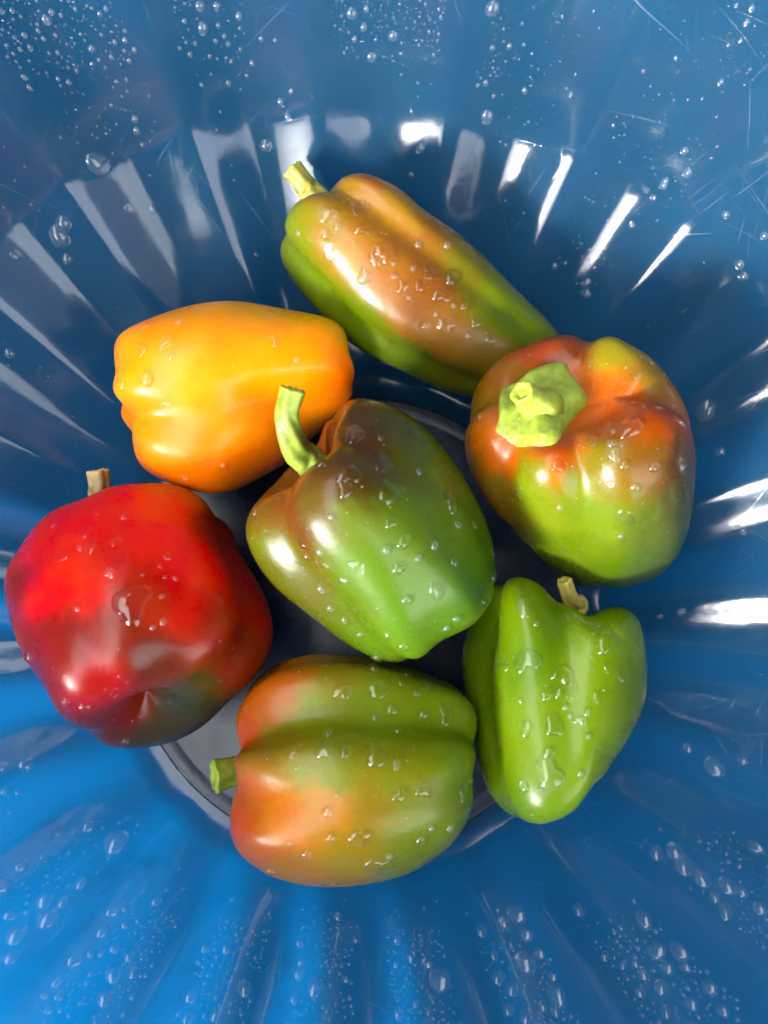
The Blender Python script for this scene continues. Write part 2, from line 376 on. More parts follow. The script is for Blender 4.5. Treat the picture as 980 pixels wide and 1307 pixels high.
PEPPERS['yellow'] = {"loc":[-0.05022,0.09431,0.056],"axis":[0.95,0.22,-0.22],"roll":0,"L":0.094,"R":0.0385,"profile":[[0,0.1],[0.22,0.045],[0.5,0.0],[0.8,0.07],[0.96,0.25],[1.0,0.5],[1.0,0.72],[0.9,0.9],[0.66,0.985],[0.42,0.95],[0.22,0.86],[0,0.82]],"grooves":[[117.5,0.34,0.13,0.34,0.26],[237.5,0.3,0.14,0.25,0.22],[357.5,0.3,0.14,0.25,0.22]],"seed":5,"s":[1.122,1.126,1.062,1.08,1.086,1.017,0.949,0.93,0.942,0.975,1.01,1.054,1.09,1.103,1.11,1.116,1.105,1.096,1.081,1.072,1.108,1.12,1.04,0.996,1.013,1.079,1.021,0.959,0.97,0.994,0.985,0.991,1.013,1.054,1.105,1.133,1.119,1.056,0.981,0.941,0.912,0.873,0.816,0.769,0.735,0.726,0.805,0.973],"streak":0.3,"blur":0.011,"colour":[[-0.02297,0.00836,0.03851,0.94871,0.26729,0.0],[0.00689,0.00925,0.03621,0.95746,0.28193,0.0],[0.03671,0.01229,0.02837,0.93136,0.27455,0.0],[-0.01138,0.02966,0.02737,0.70042,0.2531,0.00074],[0.01301,0.03267,0.02139,0.57601,0.2531,0.00104],[0.03572,0.02837,0.02026,0.49485,0.2531,0.0014],[0.04693,0.02545,0.01659,0.48891,0.23266,0.0014],[0.02484,0.00729,0.03293,0.80712,0.26014,0.00061],[-0.03656,0.00686,0.03407,0.93136,0.2531,0.0],[-0.02386,-0.01481,0.03209,0.93136,0.21959,0.0],[0.00616,-0.01391,0.02907,0.93136,0.21322,0.0],[0.02907,-0.01573,0.01243,0.64337,0.18299,0.00074],[0.03351,0.004,-0.007,0.88879,0.18882,0.00024],[0.04878,0.00299,0.0173,0.88879,0.15542,0.0],[-0.00427,-0.03742,0.0206,0.88879,0.18299,0.0],[-0.02602,-0.03451,0.02199,0.93136,0.2008,0.0],[0.01321,-0.0325,0.0128,0.82309,0.16613,0.00024],[0.00698,-0.003,0.03482,0.94871,0.24618,0.0]]}
PEPPERS['center'] = {"loc":[0.00995,0.03062,0.084],"axis":[-0.56,0.66,0.34],"roll":0,"L":0.09,"R":0.0435,"profile":[[0,0.1],[0.22,0.045],[0.5,0.0],[0.8,0.07],[0.96,0.25],[1.0,0.5],[1.0,0.72],[0.9,0.9],[0.66,0.985],[0.42,0.95],[0.22,0.86],[0,0.82]],"grooves":[[37.5,0.34,0.22,0.24,0.24],[120.0,0.36,0.06,0.16,0.22],[145.0,0.2,0.05,0.16,0.25],[217.5,0.3,0.14,0.25,0.22]],"seed":7,"s":[0.98,0.976,0.979,0.987,0.994,0.998,0.997,0.998,1.007,1.001,0.992,0.984,0.998,1.038,1.056,1.001,0.856,0.835,0.862,0.863,0.84,0.84,0.863,0.906,0.949,0.973,0.985,0.991,0.99,0.982,0.953,0.927,0.917,0.921,0.924,0.938,0.967,1.028,1.09,1.056,0.978,1.0,1.049,1.109,1.126,1.077,1.02,0.988],"colour":[[-0.01457,0.03939,0.01009,0.14639,0.02968,0.00234],[-0.00495,0.03888,0.02808,0.05493,0.02139,0.00144],[0.00485,0.03937,0.02638,0.03753,0.03783,0.00349],[-0.00061,0.02895,0.0333,0.05373,0.01672,0.0026],[-0.01328,0.01545,0.0447,0.06918,0.02674,0.00234],[0.01309,0.02665,0.03125,0.04908,0.05333,0.00453],[0.02468,0.02575,0.0229,0.0436,0.07987,0.00234],[-0.03403,0.00809,0.0256,0.11443,0.02968,0.00186],[-0.03842,0.00555,0.02385,0.10187,0.05333,0.00186],[-0.03987,-0.00546,0.02187,0.0763,0.09404,0.00186],[-0.02413,-0.00453,0.03742,0.0763,0.02893,0.00618],[-0.02696,0.0009,0.03668,0.09342,0.02139,0.00144],[-0.01826,0.00486,0.04527,0.06918,0.04234,0.0026],[-0.00288,0.01267,0.04542,0.05493,0.0328,0.00318],[-0.00539,-0.00033,0.04532,0.0763,0.10957,0.00532],[0.01267,-0.00487,0.0402,0.06918,0.12651,0.00382],[0.02914,-0.00914,0.03058,0.04908,0.10957,0.0026],[-0.00871,-0.02511,0.02699,0.05493,0.09703,0.00209],[-0.02014,-0.01938,0.02152,0.0763,0.07201,0.00318],[0.01828,-0.03051,0.02868,0.05137,0.11618,0.00209],[0.00767,-0.04424,0.01398,0.06247,0.12651,0.0026],[0.03832,-0.0138,0.02117,0.03753,0.09703,0.00186],[-0.00034,-0.01524,0.03953,0.05863,0.11618,0.00234],[-0.03429,-0.01375,0.02061,0.06918,0.07201,0.00234]],"stem":[[-0.01102,0.01299,0.00834,0.006],[-0.02337,0.02513,0.01253,0.006],[-0.02779,0.02923,0.02053,0.0048],[-0.02978,0.03732,0.02853,0.0042],[-0.02723,0.04674,0.03253,0.0046]],"stem_colour":[0.29177,0.49693,0.03434]}
PEPPERS['right'] = {"loc":[0.09648,0.06175,0.066],"axis":[-0.3,0.42,0.85],"roll":0,"L":0.098,"R":0.047,"profile":[[0,0.1],[0.2,0.04],[0.44,0.0],[0.7,0.07],[0.86,0.25],[0.96,0.5],[1.0,0.72],[0.92,0.9],[0.74,0.985],[0.5,0.965],[0.3,0.91],[0,0.88]],"grooves":[[217.5,0.22,0.06,0.12,0.18],[140.0,0.3,0.1,0.16,0.18],[55.0,0.22,0.03,0.14,0.16],[7.5,0.24,0.05,0.14,0.18],[315.0,0.24,0.05,0.12,0.2]],"seed":9,"s":[1.021,1.031,1.026,0.991,0.935,0.889,0.859,0.849,0.846,0.852,0.879,0.951,0.985,0.956,0.923,0.916,0.92,0.944,0.957,0.974,1.003,1.018,1.022,1.014,0.978,0.958,0.95,0.943,0.925,0.907,0.902,0.915,0.931,0.942,0.962,0.983,1.059,1.139,1.144,1.139,1.152,1.184,1.174,1.139,1.103,1.06,1.027,1.017],"dip":0.7,"soft":12,"colour":[[-0.04469,0.01824,0.02046,0.17079,0.09498,0.0026],[-0.0362,0.02885,0.02692,0.20233,0.07129,0.0026],[-0.02062,0.03856,0.02635,0.24313,0.0353,0.00088],[-0.0118,0.04107,0.02812,0.17079,0.02851,0.00088],[0.00375,0.03782,0.03651,0.1683,0.13816,0.0026],[0.01485,0.02564,0.04495,0.14233,0.08563,0.00463],[0.00015,0.02255,0.03646,0.38454,0.08264,0.00104],[-0.00737,0.02111,0.03148,0.39262,0.08264,0.00104],[0.0052,0.01338,0.04662,0.35322,0.06342,0.00088],[-0.00459,0.00921,0.04096,0.41743,0.07684,0.0014],[0.01658,0.00861,0.05294,0.18096,0.03013,0.0016],[0.01177,0.00171,0.05761,0.26842,0.04294,0.00088],[0.02146,-0.01059,0.05154,0.06408,0.02543,0.0016],[-0.0438,0.00212,0.03423,0.36869,0.08868,0.0014],[-0.03788,-0.00641,0.03239,0.40079,0.06598,0.00104],[-0.048,-0.00352,0.01917,0.16584,0.07129,0.0026],[-0.02129,-0.00725,0.04908,0.33814,0.04499,0.0014],[-0.02897,-0.01211,0.04553,0.08902,0.11183,0.0014],[-0.00871,-0.01083,0.05261,0.10899,0.08868,0.0014],[-0.01248,-0.01771,0.0453,0.10518,0.12647,0.00207],[-0.02754,-0.02193,0.03683,0.08902,0.1303,0.00183],[-0.03706,-0.01412,0.02596,0.13135,0.08563,0.0026],[-0.00556,-0.02797,0.03883,0.08071,0.12271,0.00183],[-0.01223,-0.03724,0.01822,0.06408,0.10833,0.0014],[0.01104,-0.03366,0.03893,0.05726,0.08563,0.00353],[0.02108,-0.02579,0.04321,0.04378,0.04499,0.00232],[0.01253,-0.04607,0.01504,0.04725,0.08563,0.0014],[0.03001,-0.04259,0.00946,0.04378,0.06994,0.00289],[0.00859,-0.01179,0.05704,0.11287,0.04709,0.00207],[-0.00942,0.02819,0.02885,0.39262,0.08264,0.00104]],"stem":[[-0.02157,0.0111,0.0316,0.0085],[-0.02247,0.01236,0.03415,0.0085],[-0.02538,0.01389,0.03715,0.0075],[-0.029,0.01566,0.04115,0.0052],[-0.03181,0.01678,0.04415,0.0046]],"stem_colour":[0.37124,0.60383,0.03955],"calyx":[[-0.04093,0.00404,0.03614],[-0.03922,0.01013,0.03587],[-0.03758,0.02225,0.02688],[-0.03268,0.02469,0.02857],[-0.02729,0.02896,0.0277],[-0.02101,0.03245,0.02729],[-0.01191,0.03371,0.02844],[-0.00993,0.02956,0.02885],[-0.00643,0.02304,0.03158],[-0.00555,0.01696,0.03442],[-0.00868,0.01291,0.03508],[-0.01407,0.00658,0.03843],[-0.0206,-0.00211,0.04699],[-0.0274,-0.00298,0.04558],[-0.03288,-0.00214,0.03828],[-0.03673,0.00055,0.03624]]}
PEPPERS['red'] = {"loc":[-0.08344,-0.00134,0.066],"axis":[-0.28,0.78,-0.54],"roll":0,"L":0.098,"R":0.049,"profile":[[0,0.12],[0.2,0.05],[0.48,0.0],[0.78,0.07],[0.95,0.25],[1.0,0.48],[0.98,0.72],[0.9,0.9],[0.66,0.985],[0.42,0.95],[0.22,0.86],[0,0.82]],"grooves":[[170.0,0.22,0.12,0.22,0.18],[82.5,0.25,0.04,0.16,0.25],[122.5,0.05,0.02,0.18,0.25],[350.0,0.3,0.14,0.25,0.22]],"seed":11,"s":[1.114,1.08,1.056,1.016,0.97,0.933,0.966,1.029,1.03,1.003,0.998,0.988,0.97,0.973,1.005,1.042,1.027,1.007,1.01,0.998,1.006,1.088,1.138,1.069,1.003,0.959,0.93,0.913,0.878,0.811,0.767,0.802,0.871,0.911,0.929,0.939,0.933,0.933,0.934,0.927,0.914,0.898,0.881,0.903,0.961,1.027,1.085,1.12],"lump":0.004,"soft":40,"streak":0.5,"blur":0.007,"colour":[[-0.01637,0.03672,0.0276,0.68669,0.00696,0.00088],[-2e-05,0.04313,0.02483,0.68669,0.00696,0.00088],[0.01615,0.04409,0.01897,0.60383,0.01188,0.00088],[0.01672,0.05062,0.00845,0.43415,0.09225,0.00088],[0.03019,0.03573,0.01263,0.20156,0.01335,0.00104],[0.0372,0.0245,-0.0005,0.31399,0.00804,0.00088],[0.04947,0.00201,0.01191,0.2384,0.00596,0.00088],[0.02957,0.0187,0.03237,0.65837,0.00596,0.00088],[-0.03325,0.02493,0.02746,0.65837,0.00596,0.00088],[-0.01942,0.00965,0.043,0.63076,0.00596,0.00088],[-0.03731,0.01018,0.03182,0.25415,0.00804,0.00183],[-0.00913,0.0232,-0.02481,0.60383,0.01188,0.00121],[-0.00426,0.00947,0.04673,0.50289,0.01188,0.0014],[0.0197,0.00417,0.04487,0.35153,0.01188,0.0014],[0.00821,-0.00384,0.04947,0.14996,0.00804,0.00121],[0.02036,-0.01448,0.04427,0.07227,0.00804,0.00088],[-0.00485,-0.00645,0.04954,0.14996,0.00505,0.00121],[-0.01611,-0.00911,0.04761,0.18116,0.00463,0.0014],[0.00021,-0.02219,0.04658,0.26225,0.00549,0.00104],[0.00521,-0.03366,0.02443,0.14413,0.00463,0.00088],[-0.01611,-0.017,0.04642,0.16203,0.00596,0.0016],[0.02255,-0.03275,0.01987,0.02732,0.02663,0.00088],[0.03308,-0.02354,0.02876,0.03955,0.03399,0.00096],[0.01319,-0.04531,0.01097,0.0331,0.02029,0.00096],[-0.00453,-0.04205,0.02392,0.06848,0.00804,0.00088],[0.04093,-0.01811,0.02644,0.16203,0.00804,0.00104],[0.04578,-0.01261,0.02256,0.12744,0.0105,0.00096],[0.03742,-0.00389,0.03827,0.2384,0.00923,0.00104],[0.02942,0.00428,0.04062,0.47932,0.00696,0.00096],[0.01732,0.03035,0.03135,0.68669,0.00696,0.00088]],"stem":[[-0.00745,0.02076,-0.01384,0.0045],[-0.02506,0.05001,-0.01712,0.0045],[-0.02532,0.05642,-0.01412,0.0042],[-0.02591,0.06225,-0.01212,0.0044]],"stem_colour":[0.68669,0.60383,0.25415]}
PEPPERS['lower'] = {"loc":[0.00397,-0.06202,0.064],"axis":[-0.98,-0.02,0.04],"roll":0,"L":0.092,"R":0.043,"profile":[[0,0.1],[0.22,0.045],[0.5,0.0],[0.8,0.07],[0.96,0.25],[1.0,0.5],[1.0,0.72],[0.9,0.9],[0.66,0.985],[0.42,0.95],[0.22,0.86],[0,0.82]],"grooves":[[130.0,0.42,0.32,0.3,0.17],[87.5,0.34,0.05,0.12,0.22],[177.5,0.34,0.14,0.2,0.2],[310.0,0.3,0.14,0.25,0.22]],"seed":13,"s":[0.96,0.982,1.031,1.064,1.081,1.067,1.043,1.032,1.055,1.085,1.107,1.128,1.138,1.154,1.178,1.187,1.19,1.173,1.137,1.103,1.076,1.059,1.06,1.036,1.039,1.065,1.048,1.03,0.998,0.949,0.921,0.913,0.931,0.932,0.945,0.949,0.959,0.958,0.943,0.931,0.909,0.879,0.853,0.852,0.865,0.897,0.93,0.963],"colour":[[-0.04259,0.02734,0.01634,0.33735,0.06244,0.00105],[-0.03052,0.03625,0.01905,0.36965,0.07939,0.00137],[-0.02217,0.04184,0.01541,0.25061,0.09536,0.00174],[-0.00704,0.04195,0.01739,0.16266,0.12453,0.00174],[0.01385,0.04025,0.0134,0.12456,0.14511,0.00174],[-0.01519,0.02527,0.02338,0.15257,0.19187,0.0024],[-0.02871,0.01765,0.02865,0.16266,0.14511,0.00318],[0.00794,0.0252,0.02275,0.12456,0.18191,0.00195],[0.03151,0.03041,0.01816,0.1037,0.17225,0.00195],[0.04363,0.0213,0.01413,0.09224,0.15385,0.00174],[-0.03373,0.0127,0.03169,0.16266,0.08558,0.00318],[-0.04215,0.01594,0.01694,0.34527,0.04782,0.00155],[-0.04177,-0.01168,0.02964,0.36965,0.04344,0.00078],[-0.03641,-0.00369,0.02983,0.38645,0.08558,0.00078],[-0.02142,-0.00963,0.03774,0.43948,0.12453,0.00027],[-0.0079,-0.0067,0.03928,0.32185,0.12453,0.00036],[0.00548,-0.00677,0.03898,0.16266,0.11681,0.00174],[0.01895,0.0006,0.03748,0.12456,0.14511,0.00174],[0.02995,-0.01073,0.03338,0.09597,0.13666,0.00155],[0.0001,-0.02282,0.03609,0.16266,0.11306,0.00155],[-0.01898,-0.02628,0.0331,0.22498,0.09536,0.00137],[-0.03264,-0.02112,0.0332,0.30676,0.07062,0.00137],[0.0218,-0.02181,0.03083,0.09597,0.12453,0.00137],[0.03891,0.00123,0.02785,0.09224,0.15834,0.00174],[-0.0081,0.00865,0.03878,0.13583,0.15834,0.00217]],"stem":[[-0.0246,-0.0005,0.00096,0.0064],[-0.04101,0.00201,0.0012,0.0064],[-0.04566,0.00138,0.0042,0.0052],[-0.0496,0.00078,0.0072,0.0053],[-0.05396,1e-05,0.0092,0.0062]],"stem_colour":[0.32314,0.521,0.02732]}
PEPPERS['heart'] = {"loc":[0.08409,-0.03529,0.06],"axis":[0.02,0.95,-0.1],"roll":0,"L":0.092,"R":0.038,"profile":[[0,0.1],[0.2,0.04],[0.46,0.0],[0.74,0.07],[0.88,0.25],[0.95,0.5],[1.0,0.74],[0.98,0.9],[0.74,1.0],[0.45,0.95],[0.22,0.84],[0,0.8]],"grooves":[[85.0,0.5,0.16,0.0,0.26],[20.0,0.3,0.24,0.1,0.2],[235.0,0.3,0.14,0.25,0.22]],"seed":15,"s":[0.99,1.007,0.996,0.994,0.987,0.961,0.946,0.915,0.832,0.757,0.729,0.836,0.978,1.047,1.088,1.105,1.018,0.922,0.925,0.981,1.03,1.046,1.047,1.052,1.038,1.037,1.028,1.007,0.988,0.981,0.981,0.956,0.963,0.982,0.988,0.933,0.865,0.759,0.667,0.636,0.631,0.634,0.671,0.727,0.78,0.831,0.888,0.947],"dip":0.5,"blur":0.008,"colour":[[-0.03437,0.01417,0.00246,0.06339,0.10929,0.00084],[-0.02142,0.03291,0.02284,0.08583,0.15116,0.00073],[0.02225,0.02705,0.02571,0.11645,0.19626,0.00096],[-0.01092,0.02132,0.02816,0.07573,0.15116,0.00073],[-0.015,-0.00673,0.02985,0.10828,0.18669,0.0011],[0.02007,0.00719,0.02949,0.08936,0.15116,0.00084],[-0.01742,-0.0384,0.02279,0.08583,0.15963,0.00084],[0.00855,0.01574,0.03073,0.10828,0.18669,0.00084],[0.00127,-0.01185,0.03243,0.10046,0.17739,0.00096]],"stem":[[0.00043,0.0206,-0.00226,0.0045],[0.01105,0.03693,-0.00289,0.0045],[0.00785,0.04106,0.00011,0.0034],[0.0048,0.04833,0.00311,0.0032]],"stem_colour":[0.63076,0.63076,0.11697]}
PEPPER_DROPS = {"long":[[-0.008,0.1552,0.0972,3.71,"b"],[-0.0037,0.1502,0.0968,1.85,"d"],[-0.0085,0.1484,0.0946,2.17,"d"],[-0.0071,0.1426,0.0919,2.81,"b"],[0.0052,0.1594,0.0964,3.41,"b"],[0.0071,0.1495,0.0968,3.08,"b"],[0.0157,0.1408,0.094,4.34,"b"],[0.0114,0.1386,0.0932,2.79,"b"],[0.007,0.1328,0.0902,3.44,"b"],[0.033,0.1348,0.0901,2.5,"b"],[0.0189,0.1325,0.0908,1.56,"d"],[0.0223,0.1291,0.0896,2.5,"b"],[0.0286,0.129,0.0891,2.19,"b"],[0.0383,0.1262,0.088,3.45,"b"],[0.0423,0.1341,0.0875,2.84,"d"],[0.0473,0.1225,0.086,1.89,"d"],[0.0398,0.1148,0.0836,4.12,"b"],[0.0522,0.1163,0.0833,2.22,"b"],[0.0492,0.1113,0.0817,1.59,"d"],[0.0404,0.1468,0.0895,1.58,"d"],[-0.0026,0.1668,0.075,1.67,"d"],[-0.0203,0.1517,0.0894,1.58,"d"],[0.0286,0.1465,0.0902,1.57,"d"],[0.0248,0.1249,0.088,1.25,"d"],[0.0428,0.1223,0.0864,1.26,"d"],[0.0313,0.1147,0.0832,1.9,"d"],[0.0582,0.1099,0.0802,1.92,"b"],[0.0356,0.119,0.0855,1.26,"d"],[0.0266,0.136,0.0918,1.25,"d"]],"yellow":[[-0.0767,0.089,0.0939,2.72,"d"],[-0.0876,0.088,0.0893,2.15,"d"],[-0.0666,0.1152,0.0905,1.55,"d"],[-0.0675,0.0978,0.0955,1.21,"d"],[-0.0706,0.0804,0.0895,1.53,"d"],[-0.028,0.1074,0.089,2.79,"b"],[-0.0198,0.0996,0.0864,1.25,"d"],[-0.0494,0.058,0.0757,1.9,"d"],[-0.0666,0.0533,0.0719,1.6,"d"],[-0.0799,0.1016,0.0932,2.44,"b"],[-0.0703,0.1043,0.0943,3.04,"b"]],"center":[[0.0182,0.0401,0.1254,4.97,"b"],[0.0148,0.0507,0.121,4.28,"b"],[0.0032,0.045,0.1299,3.61,"b"],[0.0018,0.0396,0.1308,3.07,"b"],[-0.0066,0.0496,0.1245,1.85,"d"],[-0.0026,0.0303,0.1292,1.28,"d"],[0.0174,0.0289,0.1264,2.07,"b"],[0.0213,0.0224,0.124,2.34,"d"],[0.0158,0.0197,0.1249,1.55,"d"],[0.0195,0.0137,0.1217,2.09,"d"],[0.0326,0.0221,0.1192,1.59,"d"],[0.0054,0.0142,0.1223,3.13,"b"],[0.0001,0.009,0.1158,2.4,"b"],[-0.0075,0.0187,0.1213,1.57,"d"],[-0.0135,0.0179,0.1122,1.9,"d"],[-0.0148,0.0216,0.1157,2.15,"b"],[0.0397,0.0391,0.1106,3.87,"b"],[0.0276,0.0486,0.1166,1.36,"d"],[0.0492,0.0316,0.0999,1.72,"d"],[0.0418,0.0305,0.11,1.66,"d"],[0.0399,0.0172,0.114,1.89,"d"],[0.0324,0.0062,0.1151,2.94,"b"],[0.0228,0.0035,0.1165,1.86,"d"],[0.0214,-0.0126,0.1034,2.49,"d"],[0.0115,-0.0187,0.0796,2.4,"d"],[0.0407,-0.0028,0.1055,1.65,"d"],[0.0372,-0.0061,0.1039,1.38,"d"],[0.0159,-0.009,0.1057,1.92,"d"],[-0.0051,0.0006,0.0971,1.42,"d"],[-0.0001,-0.0039,0.0948,1.43,"d"],[0.0055,-0.009,0.0909,1.45,"d"],[-0.0082,0.0072,0.1027,1.68,"d"],[0.0137,0.0606,0.1166,1.1,"d"],[0.0044,0.0618,0.1163,3.84,"b"],[0.0563,0.0136,0.0896,2.36,"d"],[0.0516,0.0037,0.099,2.55,"d"],[-0.0323,0.0363,0.1034,1.7,"d"],[0.0266,0.0174,0.1212,1.31,"d"],[-0.0057,0.014,0.1172,2.13,"b"]],"right":[[0.0926,0.0638,0.1171,3.29,"b"],[0.0869,0.0596,0.1172,2.18,"b"],[0.0927,0.0529,0.1222,2.94,"b"],[0.0924,0.0573,0.122,1.61,"d"],[0.0963,0.0491,0.1221,1.86,"d"],[0.0978,0.0625,0.1221,4.56,"b"],[0.1071,0.0482,0.1223,1.86,"d"],[0.1011,0.0417,0.1193,1.88,"d"],[0.0932,0.0268,0.0966,3.76,"f"],[0.0997,0.0322,0.1099,3.59,"f"],[0.1003,0.0267,0.1025,1.42,"d"],[0.0504,0.074,0.0964,1.78,"d"],[0.0754,0.0501,0.1145,2.47,"b"],[0.1197,0.0499,0.1157,1.64,"d"],[0.078,0.0366,0.1052,1.41,"d"],[0.0789,0.0246,0.0737,2.82,"f"],[0.0925,0.0433,0.118,1.35,"d"]],"red":[[-0.0715,0.003,0.1137,6.43,"t"],[-0.0818,0.0361,0.0965,2.04,"d"],[-0.0899,0.0233,0.1044,3.09,"b"],[-0.0817,0.0253,0.1048,1.96,"b"],[-0.1016,0.0203,0.1041,2.53,"b"],[-0.0632,0.0196,0.102,1.7,"d"],[-0.0958,0.0206,0.0342,1.77,"d"],[-0.0943,0.0292,0.1006,2.29,"b"],[-0.0943,0.0228,0.1045,1.12,"d"],[-0.1116,0.0333,0.0893,1.19,"d"],[-0.0624,0.0053,0.1095,1.09,"d"],[-0.0592,0.0121,0.1053,1.11,"d"],[-0.0613,-0.0036,0.1109,1.35,"d"],[-0.0642,-0.0055,0.1124,1.07,"d"],[-0.0901,0.0009,0.1142,1.07,"d"],[-0.0649,0.016,0.1052,0.84,"d"],[-0.0624,0.0125,0.1068,0.83,"d"],[-0.0696,0.0129,0.1094,0.82,"d"],[-0.0806,0.0134,0.1109,2.18,"b"],[-0.088,-0.0334,0.1072,2.42,"d"],[-0.0821,-0.0494,0.0795,2.36,"d"],[-0.111,-0.0161,0.1032,2.21,"d"],[-0.0947,-0.0312,0.1087,2.14,"d"]],"lower":[[-0.0057,-0.0472,0.1008,3.28,"b"],[0.0011,-0.0479,0.1012,2.18,"b"],[0.0118,-0.0492,0.1012,3.82,"b"],[-0.0175,-0.0486,0.1002,2.19,"b"],[-0.0045,-0.068,0.1031,1.88,"d"],[-0.012,-0.0828,0.1009,2.14,"d"],[-0.0036,-0.0766,0.1033,1.86,"d"],[0.0068,-0.0767,0.1028,3.2,"b"],[0.0205,-0.0411,0.0902,2.28,"d"],[0.0116,-0.0384,0.0876,1.73,"d"],[0.0386,-0.0375,0.083,3.23,"b"],[0.0297,-0.0373,0.0848,2.04,"d"],[-0.0004,-0.0293,0.0859,2.92,"b"],[0.0133,-0.0279,0.0848,4.1,"b"],[0.0112,-0.02,0.077,2.72,"d"],[0.0237,-0.0226,0.0738,2.44,"d"],[0.0216,-0.0256,0.082,1.78,"d"],[0.0315,-0.0257,0.0759,1.82,"d"],[0.0272,-0.0298,0.0833,1.47,"d"],[0.0441,-0.0643,0.0907,3.1,"b"],[0.0287,-0.0618,0.0998,2.45,"b"],[0.0417,-0.0584,0.0644,1.86,"d"],[0.0282,-0.0796,0.0968,2.18,"d"],[0.039,-0.0764,0.0923,1.67,"d"],[0.0129,-0.0888,0.0956,4.09,"b"],[0.0281,-0.0902,0.0857,1.7,"d"],[0.0202,-0.0631,0.1022,2.43,"b"],[0.0192,-0.0528,0.1015,1.63,"b"],[0.0177,-0.0358,0.086,2.33,"d"],[-0.005,-0.0417,0.096,1.68,"d"],[-0.0179,-0.0788,0.1017,1.07,"d"],[-0.0263,-0.0922,0.0886,2.23,"d"],[0.0469,-0.0613,0.0864,1.72,"d"],[-0.0013,-0.0623,0.1032,1.07,"d"],[0.0317,-0.0751,0.0974,1.36,"d"],[0.0172,-0.085,0.0971,1.63,"d"]],"heart":[[0.0676,-0.018,0.0877,4.38,"b"],[0.0746,-0.03,0.0899,2.3,"b"],[0.0819,-0.0292,0.0897,3.45,"b"],[0.0921,-0.0307,0.0919,2.0,"b"],[0.0763,-0.0411,0.0908,3.42,"b"],[0.0664,-0.0421,0.0889,3.15,"b"],[0.0861,-0.039,0.0918,2.27,"b"],[0.0651,-0.0324,0.0881,1.16,"d"],[0.0721,-0.0042,0.0862,1.18,"d"],[0.0682,0.0023,0.0844,3.58,"b"],[0.0737,-0.0582,0.0911,5.07,"b"],[0.0655,-0.0633,0.0874,2.0,"d"],[0.0852,-0.0574,0.0927,1.4,"d"],[0.059,-0.02,0.0825,2.67,"b"],[0.0812,-0.0234,0.0887,3.77,"b"],[0.0972,-0.0204,0.0908,1.73,"b"],[0.0983,-0.0102,0.0885,5.26,"b"],[0.0745,-0.0503,0.0911,2.26,"b"],[0.0885,-0.0444,0.0926,1.13,"d"],[0.1042,-0.0242,0.0892,2.31,"b"],[0.081,-0.0345,0.0902,1.15,"d"],[0.0825,-0.0375,0.0908,1.14,"d"],[0.0715,-0.0633,0.0903,1.13,"d"],[0.0885,-0.0362,0.0919,1.42,"d"]]}
